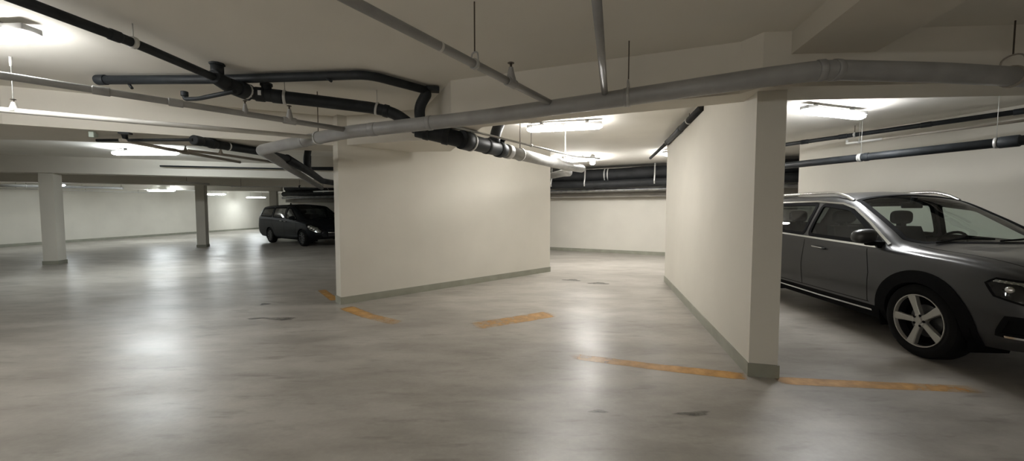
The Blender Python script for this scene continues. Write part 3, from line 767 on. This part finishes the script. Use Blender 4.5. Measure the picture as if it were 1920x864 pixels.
def cpart(root, name, bm, mat, label=None, smooth='auto'):
    o = obj(name, bm, mat, root, smooth)
    if label: o['label'] = label
    return o
def wheel(root, x, y, out, R, rim, wid, spokes, mats, spoke_w=0.062, double=False):
    """out: -1 outer face towards -y"""
    c = Vector((x, y, R)); ax = Vector((0, out, 0)); h = wid / 2
    bm = B(); lathe(bm, c, ax, [(-h * .8, rim), (-h, rim + .02), (-h, R - .05), (-h * .82, R - .012), (-h * .5, R), (h * .5, R), (h * .82, R - .012), (h, R - .05), (h * .98, rim + .035), (h * .86, rim + .004), (h * .84, rim - .004), (h * .2, rim - .03)], 48)
    for f in list(bm.faces):
        if len(f.verts) > 4: bm.faces.remove(f)
    for k in range(3):
        rr = R + .0005
    w = cpart(root, 'wheel', bm, M['rubber'])
    bm = B(); lathe(bm, c, ax, [(h * .20, rim * .96), (h * .80, rim * .955), (h * .93, rim * .975), (h * .93, rim * 1.01), (h * .80, rim * 1.01)], 48)
    for f in list(bm.faces):
        if len(f.verts) > 4: bm.faces.remove(f)
    o = cpart(w, 'rim', bm, M[mats[0]])
    bm = B(); lathe(bm, c, ax, [(h * .05, 0.001), (h * .05, rim * .97)], 40); cpart(w, 'brake_shade', bm, M['plastic'])
    bm = B(); lathe(bm, c, ax, [(h * .15, rim * .62), (h * .22, rim * .62), (h * .22, rim * .3), (h * .22, .001)], 32); cpart(w, 'brake_disc', bm, M['alloy_dark'])
    u, v = Vector((1, 0, 0)), Vector((0, 0, 1))
    for k in range(spokes):
        a = 2 * PI * k / spokes + 0.66
        er = u * math.cos(a) + v * math.sin(a); et = -u * math.sin(a) + v * math.cos(a); bm = B()
        prof = [(rim * .14, spoke_w * .62, .80), (rim * .30, spoke_w * .52, .80), (rim * .62, spoke_w * .60, .86), (rim * .97, spoke_w * .80, .90)]
        rows = []
        for r_, w_, d_ in prof:
            q = c + er * r_
            rows.append([bm.verts.new(q + et * w_ + ax * h * (d_ - .05)), bm.verts.new(q + et * w_ * .78 + ax * h * d_), bm.verts.new(q - et * w_ * .78 + ax * h * d_), bm.verts.new(q - et * w_ + ax * h * (d_ - .05)), bm.verts.new(q - et * w_ + ax * h * (d_ - .35)), bm.verts.new(q + et * w_ + ax * h * (d_ - .35))])
        for a_, b_ in zip(rows, rows[1:]):
            for j in range(6): bm.faces.new((a_[j], a_[(j + 1) % 6], b_[(j + 1) % 6], b_[j]))
        bm.faces.new(rows[0]); bm.faces.new(rows[-1])
        cpart(w, 'spoke', bm, M[mats[0]], smooth=False)
    bm = B(); lathe(bm, c, ax, [(h * .5, rim * .26), (h * .80, rim * .25), (h * .84, rim * .21), (h * .80, rim * .13), (h * .86, rim * .12), (h * .87, .001)], 28); cpart(w, 'hub', bm, M[mats[0]])
    for k in range(5):
        a = 2 * PI * (k + .5) / 5 + .66; q = c + (u * math.cos(a) + v * math.sin(a)) * rim * .205
        bm = B(); lathe(bm, q + ax * h * .80, ax, [(0, .013), (h * .055, .013), (h * .055, .001)], 10); cpart(w, 'wheel_bolt', bm, M['plastic'])
    return w
def seat(root, x, y, cabin_z=0.62, name='seat'):
    bm = B()
    box(bm, (x, y, cabin_z), (0.5, 0.48, 0.16), 0, .05)
    s = cpart(root, name, bm, M['cabin'])
    bm = B(); r = bmesh.ops.create_cube(bm, size=1); bmesh.ops.subdivide_edges(bm, edges=bm.edges, cuts=3, use_grid_fill=True)
    for v in bm.verts:
        q = v.co.copy(); taper = 1 - .25 * (q.z + .5)
        v.co = Vector((x - .24 + q.x * .14 - (q.z + .5) * .18, y + q.y * .48 * taper, cabin_z + .06 + (q.z + .5) * .52))
    cpart(s, 'backrest', bm, M['cabin'])
    bm = B(); bmesh.ops.create_uvsphere(bm, u_segments=14, v_segments=10, radius=1)
    for v in bm.verts:
        q = v.co; p = [math.copysign(abs(t) ** .6, t) for t in q]; v.co = Vector((x - .44 + p[0] * .055, y + p[1] * .13, cabin_z + .70 + p[2] * .095))
    tube(bm, [(x - .43, y, cabin_z + .5), (x - .44, y, cabin_z + .66)], .05, 8)
    cpart(s, 'headrest', bm, M['cabin'])

def build_car(name, label, O, heading, rows, cfg):
    S = Shell(rows); root = empty(name, (O.x, O.y, 0), math.atan2(heading.y, heading.x)); root['local'] = 1
    tag(root, label, 'car'); paint = cfg['paint']
    axles, R = cfg['axles'], cfg['R']; ar = cfg['arch']
    nx = int((S.x1 - S.x0) / 0.028); xs = [S.x0 + (S.x1 - S.x0) * i / nx for i in range(nx + 1)]
    ss = [9 * k / 81 for k in range(82)]
    grid = []
    for x in xs:
        right = [S.P(x, s, -1) for s in ss]; left = [Vector((p.x, -p.y, p.z)) for p in reversed(right[1:-1])]
        grid.append(right + left)
    m = len(grid[0]); sval = ss + list(reversed(ss[1:-1]))
    cats = {}
    for i in range(nx):
        for k in range(m):
            k2 = (k + 1) % m; c = (grid[i][k] + grid[i + 1][k] + grid[i][k2] + grid[i + 1][k2]) / 4
            s = (sval[k] + sval[k2]) / 2; side = -1 if k < 81 else 1; cat = ('body', 0)
            if abs(c.y) > .5 and s < 5 and any((c.x - ax) ** 2 + (c.z - R) ** 2 < ar ** 2 for ax in axles): cat = None
            elif 4.6 < s < 7.35:
                for j, (poly, gm) in enumerate(cfg['windows']):
                    if inpoly(c.x, c.z, poly): cat = ('win%d' % j, side)
            if cat == ('body', 0) and s > 6.6 and inpoly(c.x, c.y, cfg['screen']): cat = ('screen', 0)
            if cat == ('body', 0) and s > 6.9 and c.x < cfg['rear_x'][1] and c.x > cfg['rear_x'][0]: cat = ('rear', 0)
            if cat == ('body', 0) and s < 6 and inpoly(c.x, c.z, cfg['headlight']): cat = ('head', side)
            if cat == ('body', 0) and s < 5 and any(inpoly(c.x, c.z, p) for p in cfg['intakes']): cat = ('intake', side)
            if cat == ('body', 0) and s < 3 and c.z < cfg['clad_z'] and c.x < axles[0] and c.x > axles[1]: cat = ('clad', side)
            if cat == ('body', 0) and s < .98: cat = ('under', 0)
            cats.setdefault(cat, []).append((i, k))
    def sub(cat, off=0.0, caps=False):
        bm = B(); vm = {}
        def V(i, k):
            if (i, k) not in vm:
                p = grid[i][k]
                if off:
                    side = -1 if k <= 81 else 1
                    p = S.P(xs[i], sval[k], side, off)
                vm[(i, k)] = bm.verts.new(p)
            return vm[(i, k)]
        for i, k in cats.get(cat, []):
            k2 = (k + 1) % m
            try: bm.faces.new((V(i, k), V(i + 1, k), V(i + 1, k2), V(i, k2)))
            except ValueError: pass
        if caps:
            for i in (0, nx):
                try: bm.faces.new([V(i, k) for k in range(m)])
                except ValueError: pass
        return bm
    body = cpart(root, 'body', sub(('body', 0), caps=True), M[paint], smooth=True)
    cpart(root, 'underbody', sub(('under', 0)), M['plastic'])
    cpart(root, 'windscreen', sub(('screen', 0), -.004), M['screen'], smooth=True)
    cpart(root, 'rear_window', sub(('rear', 0), -.004), M['dark_tint'], smooth=True)
    for j, (poly, gm) in enumerate(cfg['windows']):
        for side in (-1, 1): cpart(root, 'side_window', sub(('win%d' % j, side), -.006), M[gm], smooth=True)
    for side in (-1, 1):
        cpart(root, 'sill_cladding', sub(('clad', side)), M['plastic'])
        if ('intake', side) in cats: cpart(root, 'bumper_intake', sub(('intake', side), -.004), M['seam'])
        h = cpart(root, 'headlight', sub(('head', side), .004), M['lamp_lens'])
        cpart(h, 'lamp_bowl', sub(('head', side), -.03), M[cfg.get('bowl', 'plastic')])
        hx0 = min(p[0] for p in cfg['headlight']); hz = sum(p[1] for p in cfg['headlight']) / len(cfg['headlight'])
        for (x, z, r) in cfg['lenses']:
            bm = B(); p = S.side(x, z, side, -.012); bmesh.ops.create_uvsphere(bm, u_segments=12, v_segments=8, radius=r)
            bmesh.ops.translate(bm, verts=bm.verts, vec=p); cpart(h, 'lamp_lens', bm, M['chrome'], smooth=True)
        bm = B(); ribbon(bm, lambda x, z, o: S.side(x, z, side, o), cfg['drl'], .018, .004, False, .012); cpart(h, 'light_strip', bm, M['chrome'])
        bm = B(); ribbon(bm, lambda x, z, o: S.side(x, z, side, o), [(min(x, S.x1 - .02), z) for x, z in cfg['headlight']], .016, .006, True, .012); cpart(h, 'lamp_frame', bm, M['plastic'])
        for pl in cfg['intakes']:
            bm = B(); ribbon(bm, lambda x, z, o: S.side(x, z, side, o), [(min(x, S.x1 - .02), z) for x, z in pl], .035, .006, True, .02); cpart(root, 'intake_frame', bm, M['plastic'])
        # wheel arches
        for ax in axles:
            arc = [(ax + ar * 1.0 * math.cos(t), R + ar * 1.0 * math.sin(t)) for t in [PI * (-.10 + 1.20 * k / 30) for k in range(31)]]
            arc = [(x, max(z, cfg['clad_z'] - .16)) for x, z in arc]
            bm = B(); ribbon(bm, lambda x, z, o: S.side(x, z, side, o), arc, cfg['arch_w'], .010, False, .05, -cfg['arch_w'] * .42); cpart(root, 'arch_trim', bm, M[cfg['arch_mat']])
            bm = B(); t = [PI * (-.12 + 1.24 * k / 24) for k in range(25)]
            ra = [[bm.verts.new((ax + (ar + .015) * math.cos(a), side * y, max(.2, R + (ar + .015) * math.sin(a)))) for a in t] for y in (.52, cfg['hw'] - .03)]
            for k in range(24): bm.faces.new((ra[0][k], ra[0][k + 1], ra[1][k + 1], ra[1][k]))
            bm.faces.new(ra[0]); cpart(root, 'wheel_well', bm, M['seam'])
        # door seams
        bm = B()
        for ln in cfg['seams']: 
            bm = B(); ribbon(bm, lambda x, z, o: S.side(x, z, side, o), ln, .007, .0015, False, .004); cpart(root, 'door_seam', bm, M['seam'])
        for ln, wd, mt in cfg['trims']:
            bm = B(); ribbon(bm, lambda x, z, o: S.side(x, z, side, o), ln, wd, .011, False, .02); cpart(root, 'trim_strip', bm, M[mt], 'bright trim strip' if mt == 'chrome' else None)
        for poly, gm in cfg['windows']:
            bm = B(); ribbon(bm, lambda x, z, o: S.side(x, z, side, o), poly, .045, .006, True, .02); cpart(root, 'window_frame', bm, M['plastic'])
        for (x, z) in cfg['handles']:
            bm = B(); p = S.side(x, z, side, .03); q = S.side(x - .19, z + .012, side, .03); mdl = S.side(x - .095, z + .006, side, .045)
            tube(bm, [S.side(x, z, side, -.01), p, mdl, q, S.side(x - .19, z + .012, side, -.01)], .013, 10, .02); hd = cpart(root, 'door_handle', bm, M[paint])
            bm = B(); tube(bm, [p + Vector((0, side * .013, .008)), mdl + Vector((0, side * .013, .008)), q + Vector((0, side * .013, .008))], .005, 8); cpart(hd, 'handle_trim', bm, M['chrome'])
        # mirror
        mx, mz = cfg['mirror']; p = S.side(mx, mz - .06, side, 0)
        bm = B(); bmesh.ops.create_uvsphere(bm, u_segments=20, v_segments=14, radius=1)
        for v in bm.verts:
            q = v.co.copy(); q = Vector([math.copysign(abs(t) ** .75, t) for t in q])
            xx = q.x * (.085 if q.x > 0 else .045)
            v.co = Vector((mx + xx, side * (abs(p.y) + .17) + q.y * .125, mz + .035 + q.z * .078 - .01 * q.y * side))
        mr = cpart(root, 'mirror', bm, M[paint], smooth=True)
        bm = B(); box(bm, (mx + .0, side * (abs(p.y) + .05), mz - .045), (.10, .16, .05), 0, .015); cpart(mr, 'mirror_foot', bm, M['plastic'])
        bm = B(); lathe(bm, (mx - .046, side * (abs(p.y) + .17), mz + .035), (1, 0, 0), [(0, .001), (.004, .062)], 18); cpart(mr, 'mirror_glass', bm, M['chrome'])
        # roof rail
        if cfg.get('rail'):
            a, b = cfg['rail']; bm = B(); pts = []
            for k in range(21):
                x = a + (b - a) * k / 20; e = min(k, 20 - k) / 3; lift = .055 * min(1, e) ** .6 - .004
                pp = S.P(x, 7.25, side); pts.append(pp + Vector((0, 0, lift + .004)))
            tube(bm, pts, .019, 12); cpart(root, 'roof_rail', bm, M['chrome'], 'bright roof rail')
        for ax in axles: wheel(root, ax, side * (cfg['hw'] - .125), side, R, cfg['rim'], .235, cfg['spokes'], cfg['wmat'], cfg['spoke_w'])
    bm = B(); ribbon(bm, lambda x, y, o: S.top(x, y, o), cfg['screen'], .05, .003, True, .01); cpart(root, 'windscreen_frame', bm, M['plastic'])
    # bonnet seams
    for y0 in (-1, 1):
        bm = B(); ribbon(bm, lambda x, y, o: S.top(x, y, o), [(cfg['hood'][0], y0 * cfg['hood'][1]), (cfg['hood'][2], y0 * cfg['hood'][3])], .007, .0015, False, .004); cpart(root, 'bonnet_seam', bm, M['seam'])
    for k, (y0, ang) in enumerate(((-.55, 0), (.05, 0))):
        bm = B(); x0 = cfg['wiper_x']; tube(bm, [S.top(x0 - .02, y0, .015), S.top(x0 - .09, y0 + .3, .02), S.top(x0 - .06, y0 + .58, .02)], .009, 8); cpart(root, 'wiper', bm, M['plastic'])
    # front: grille bars
    gx = S.x1
    bm = B(); box(bm, (gx - .01, 0, cfg['grille'][0]), (.05, cfg['grille'][1], cfg['grille'][2]), 0, .012); g = cpart(root, 'grille', bm, M['plastic'])
    for k in range(3):
        bm = B(); box(bm, (gx + .018, 0, cfg['grille'][0] - cfg['grille'][2] * .3 + k * cfg['grille'][2] * .3), (.02, cfg['grille'][1] * .92, .018), 0, .006); cpart(g, 'grille_bar', bm, M['chrome'] if k == 2 else M['alloy_dark'])
    # cabin
    fx = cfg['front_seat']
    for y in (-.38, .38):
        for x in (fx, fx - .95): seat(root, x, y, cfg['seat_z'])
    bm = B(); dx = cfg['dash_x']; dw = cfg['hw'] * 1.55
    prof = [(dx + .42, .98), (dx + .1, 1.0), (dx - .02, .97), (dx - .06, .86), (dx - .02, .55), (dx + .42, .55)]
    l = [bm.verts.new((x, -dw / 2, z + cfg['seat_z'] - .62)) for x, z in prof]; r = [bm.verts.new((x, dw / 2, z + cfg['seat_z'] - .62)) for x, z in prof]
    bm.faces.new(l); bm.faces.new(r)
    for k in range(6): bm.faces.new((l[k], l[(k + 1) % 6], r[(k + 1) % 6], r[k]))
    cpart(root, 'dashboard', bm, M['cabin'])
    bm = B(); t = Vector((-.9, 0, .42)).normalized(); cc = Vector((dx - .24, .38, .99 + cfg['seat_z'] - .62)); u = Vector((0, 1, 0)); v = t.cross(u)
    ring = [cc + (u * math.cos(a) + v * math.sin(a)) * .18 for a in [2 * PI * k / 24 for k in range(25)]]
    tube(bm, ring, .016, 8, caps=False); sw = cpart(root, 'steering_wheel', bm, M['plastic'])
    bm = B(); lathe(bm, cc - t * .02, t, [(-.1, .03), (0, .06), (.02, .055)], 14); 
    cpart(sw, 'wheel_hub', bm, M['plastic'])
    for side in (-1, 1):
        bm = B(); box(bm, ((fx - .55), side * (cfg['hw'] - .13), .68), (2.6, .03, .62), 0, .01); cpart(root, 'door_lining', bm, M['cabin'])
    bm = B(); box(bm, (fx - .6, 0, .42), (2.8, cfg['hw'] * 1.7, .05)); cpart(root, 'cabin_floor', bm, M['cabin'])
    xr = cfg['liner']; n = 14; bm = B(); g = [[bm.verts.new(S.top(xr[0] + (xr[1] - xr[0]) * i / n, y, -.03)) for y in [(-1 + 2 * j / 10) * .56 for j in range(11)]] for i in range(n + 1)]
    for i in range(n):
        for j in range(10): bm.faces.new((g[i][j], g[i + 1][j], g[i + 1][j + 1], g[i][j + 1]))
    cpart(root, 'headliner', bm, M['cabin'])
    bm = B(); p = S.top(cfg['screen_top'], 0, -.06); box(bm, p + Vector((.02, 0, -.05)), (.03, .24, .07), 0, .012); tube(bm, [p + Vector((.03, 0, -.03)), p + Vector((.05, 0, .05))], .03, 8); cpart(root, 'rear_view_mirror', bm, M['plastic'])
    return root, S

suv_rows = [(-3.78, .66, .42, .66, .95, .62, .50, 1.0, 1.01), (-3.72, .80, .36, .66, 1.0, .78, .62, 1.10, 1.12), (-3.60, .88, .30, .67, 1.04, .86, .66, 1.28, 1.33),
            (-3.42, .905, .27, .67, 1.10, .875, .665, 1.50, 1.57), (-3.2, .912, .25, .67, 1.10, .885, .67, 1.555, 1.635), (-2.4, .915, .24, .66, 1.08, .89, .68, 1.575, 1.665),
            (-1.6, .915, .24, .66, 1.045, .89, .68, 1.57, 1.66), (-1.2, .915, .24, .66, 1.02, .888, .67, 1.51, 1.60), (-.8, .915, .24, .66, 1.0, .885, .70, 1.335, 1.41),
            (-.5, .915, .24, .66, .995, .88, .735, 1.17, 1.24), (-.3, .915, .25, .66, .985, .875, .75, 1.06, 1.12), (-.1, .915, .25, .66, .975, .87, .745, 1.03, 1.07),
            (.3, .912, .27, .65, .95, .85, .73, .995, 1.03), (.55, .89, .29, .63, .915, .81, .68, .955, .99), (.70, .845, .31, .60, .86, .76, .61, .905, .94), (.80, .77, .34, .57, .78, .68, .52, .82, .84), (.87, .64, .38, .54, .67, .56, .42, .70, .71)]
belt = lambda x: 1.03 - .036 * (x + .62)
suv_win = [(rounded([(-.50, 1.05), (-1.62, belt(-1.62) + .02), (-1.56, 1.49), (-1.10, 1.43)], .06), 'tint'),
           (rounded([(-1.72, belt(-1.72) + .02), (-2.70, belt(-2.7) + .02), (-2.66, 1.50), (-1.66, 1.505)], .07), 'tint'),
           (rounded([(-2.80, belt(-2.8) + .03), (-3.36, 1.165), (-3.22, 1.42), (-2.76, 1.49)], .07), 'dark_tint')]
suv_cfg = dict(paint='suv_paint', axles=(0.0, -2.83), R=.365, arch=.435, hw=.915, rim=.255, spokes=5, spoke_w=.050, wmat=('alloy',), arch_w=.12, arch_mat='plastic', clad_z=.40,
    windows=suv_win, screen=[(-.28, -.60), (-.22, -.3), (-.20, 0), (-.22, .3), (-.28, .60), (-.40, .70), (-1.17, .59), (-1.20, .3), (-1.21, 0), (-1.20, -.3), (-1.17, -.59), (-.40, -.70)],
    rear_x=(-3.68, -3.45), headlight=[(.53, .82), (.60, .725), (.86, .65), (.86, .79), (.72, .85), (.58, .862)], intakes=[[(.62, .43), (.86, .45), (.86, .59), (.68, .58)]],
    lenses=[(.665, .785, .032), (.755, .745, .034)], drl=[(.57, .845), (.70, .835), (.82, .775)], 
    seams=[[(-.60, .42), (-.58, .75), (-.64, 1.02)], [(-1.70, .42), (-1.70, .75), (-1.67, 1.05)], [(-2.42, .62), (-2.62, .82), (-2.74, 1.06)], [(-.58, .42), (-2.38, .42)]],
    trims=[([(-.46, belt(-.46) - .012), (-1.7, belt(-1.7) - .012), (-2.8, belt(-2.8) - .01), (-3.42, 1.135)], .022, 'chrome'),
           ([(-.42, 1.05), (-.76, 1.265), (-1.06, 1.435), (-1.26, 1.495), (-1.7, 1.53), (-2.4, 1.53), (-2.9, 1.515), (-3.25, 1.455)], .020, 'chrome'),
           ([(-.56, .335), (-1.4, .325), (-2.34, .335)], .020, 'chrome'),
           ([(.66, .425), (.76, .43), (.85, .44)], .016, 'chrome')],
    handles=[(-1.27, .925), (-2.36, .96)], mirror=(-.52, 1.10), rail=(-1.20, -3.25), hood=(-.24, .70, .62, .62), wiper_x=-.20, grille=(.58, .9, .24),
    front_seat=-1.25, seat_z=.66, dash_x=-.80, liner=(-3.3, -1.28), screen_top=-1.12)
ZS = 1.03
suv_cfg['windows'] = [([(x, z * ZS) for x, z in p], g) for p, g in suv_cfg['windows']]
suv_cfg['trims'] = [([(x, z * (ZS if z > .6 else 1)) for x, z in p], w_, m_) for p, w_, m_ in suv_cfg['trims']]
for _k in ('headlight', 'drl'): suv_cfg[_k] = [(x, z * ZS) for x, z in suv_cfg[_k]]
suv_cfg['lenses'] = [(x, z * ZS, r) for x, z, r in suv_cfg['lenses']]; suv_cfg['handles'] = [(x, z * ZS) for x, z in suv_cfg['handles']]
suv_cfg['mirror'] = (suv_cfg['mirror'][0], suv_cfg['mirror'][1] * ZS)
suv_rows = [(r[0], r[1], r[2], r[3] * ZS, r[4] * ZS, r[5], r[6], r[7] * ZS, r[8] * ZS) for r in suv_rows]
h_suv = Vector((-0.075, -1.0)).normalized()
pw = W(1736, 669, 0); rightv = Vector((h_suv.y, -h_suv.x))
O = Vector((pw.x, pw.y)) - rightv * .80
suv, SS = build_car('sport_utility_car', 'dark grey metallic SUV with roof rails, parked right of the partition wall', O, h_suv, suv_rows, suv_cfg)

van_rows = [(-4.47, .72, .45, .70, 1.05, .68, .60, 1.10, 1.12), (-4.40, .88, .38, .72, 1.10, .86, .70, 1.25, 1.28), (-4.28, .95, .32, .72, 1.12, .92, .72, 1.50, 1.55), (-4.05, .98, .28, .72, 1.13, .945, .74, 1.62, 1.68),
            (-3.0, .99, .25, .71, 1.12, .955, .76, 1.66, 1.735), (-2.0, .99, .24, .70, 1.09, .955, .77, 1.67, 1.745), (-1.3, .99, .24, .70, 1.07, .95, .76, 1.635, 1.705), (-.9, .99, .24, .70, 1.055, .945, .77, 1.48, 1.55),
            (-.4, .99, .24, .70, 1.03, .935, .785, 1.24, 1.30), (-.05, .985, .25, .69, 1.0, .915, .78, 1.08, 1.13), (.2, .975, .26, .67, .97, .895, .75, 1.02, 1.06), (.5, .94, .28, .64, .91, .845, .68, .95, .985),
            (.72, .87, .30, .60, .82, .76, .58, .86, .885), (.85, .76, .33, .55, .72, .64, .46, .75, .77), (.93, .62, .38, .52, .62, .52, .38, .64, .65)]
van_win = [(rounded([(-.52, 1.10), (-1.50, 1.13), (-1.48, 1.56), (-1.22, 1.56)], .06), 'dark_tint'), (rounded([(-1.62, 1.13), (-2.75, 1.17), (-2.72, 1.58), (-1.58, 1.58)], .07), 'dark_tint'), (rounded([(-2.86, 1.17), (-4.10, 1.22), (-3.98, 1.54), (-2.82, 1.58)], .07), 'dark_tint')]
van_cfg = dict(bowl='chrome', paint='van_paint', axles=(0.0, -3.03), R=.345, arch=.39, hw=.99, rim=.22, spokes=10, spoke_w=.026, wmat=('alloy_dark',), arch_w=.03, arch_mat='van_paint', clad_z=.30,
    windows=van_win, screen=[(-.03, -.60), (.02, -.3), (.04, 0), (.02, .3), (-.03, .60), (-.16, .72), (-1.18, .66), (-1.22, .3), (-1.23, 0), (-1.22, -.3), (-1.18, -.66), (-.16, -.72)],
    rear_x=(-4.36, -4.12), headlight=[(.28, .90), (.46, .70), (.91, .56), (.91, .66), (.76, .82), (.48, .92)], intakes=[[(.70, .36), (.93, .38), (.93, .48), (.76, .46)]],
    lenses=[(.50, .80, .06), (.62, .755, .065), (.74, .71, .06), (.83, .665, .045)], drl=[(.42, .83), (.62, .80), (.84, .69)],
    seams=[[(-.50, .40), (-.48, .8), (-.52, 1.08)], [(-1.58, .40), (-1.58, 1.1)], [(-2.55, .66), (-2.80, .9), (-2.82, 1.16)]],
    trims=[([(-1.6, 1.0), (-3.9, 1.05)], .012, 'plastic')], handles=[(-1.32, .98), (-1.70, 1.0)], mirror=(-.55, 1.12), rail=None, hood=(-.1, .72, .6, .6), wiper_x=.03, grille=(.50, .8, .2),
    front_seat=-1.3, seat_z=.72, dash_x=-.75, liner=(-3.7, -1.32), screen_top=-1.15)
Wr, Wf = W(508, 454.3, 0), W(571, 461.5, 0)
h_van = Vector((Wf.x - Wr.x, Wf.y - Wr.y)).normalized(); rv = Vector((h_van.y, -h_van.x))
Ov = Vector((Wf.x, Wf.y)) - rv * .87
van, VS = build_car('minivan', 'near-black minivan parked in the left hall, nose cut by the middle partition', Ov, h_van, van_rows, van_cfg)
# roof antenna of the van
bm = B(); p = VS.top(-3.1, 0, 0.0); lathe(bm, p, (-.25, 0, 1), [(0, .05), (.05, .03), (.10, .008)], 10); cpart(van, 'roof_antenna', bm, M['plastic'])


# ------------------------------------------------------------------ light and view
w = bpy.data.worlds.new('World'); bpy.context.scene.world = w; w.use_nodes = True
w.node_tree.nodes['Background'].inputs['Color'].default_value = (0, 0, 0, 1)
sc = bpy.context.scene
sc.view_settings.view_transform = 'Standard'; sc.view_settings.look = 'None'
sc.view_settings.gamma = 1.0; sc.view_settings.use_curve_mapping = False
sc.view_settings.exposure = 0.24
sc.cycles.use_denoising = True
sc.cycles.max_bounces = 10; sc.cycles.diffuse_bounces = 6; sc.cycles.glossy_bounces = 4; sc.cycles.transparent_max_bounces = 16
sc.cycles.sample_clamp_indirect = 6.0
sc.cycles.caustics_reflective = False; sc.cycles.caustics_refractive = False
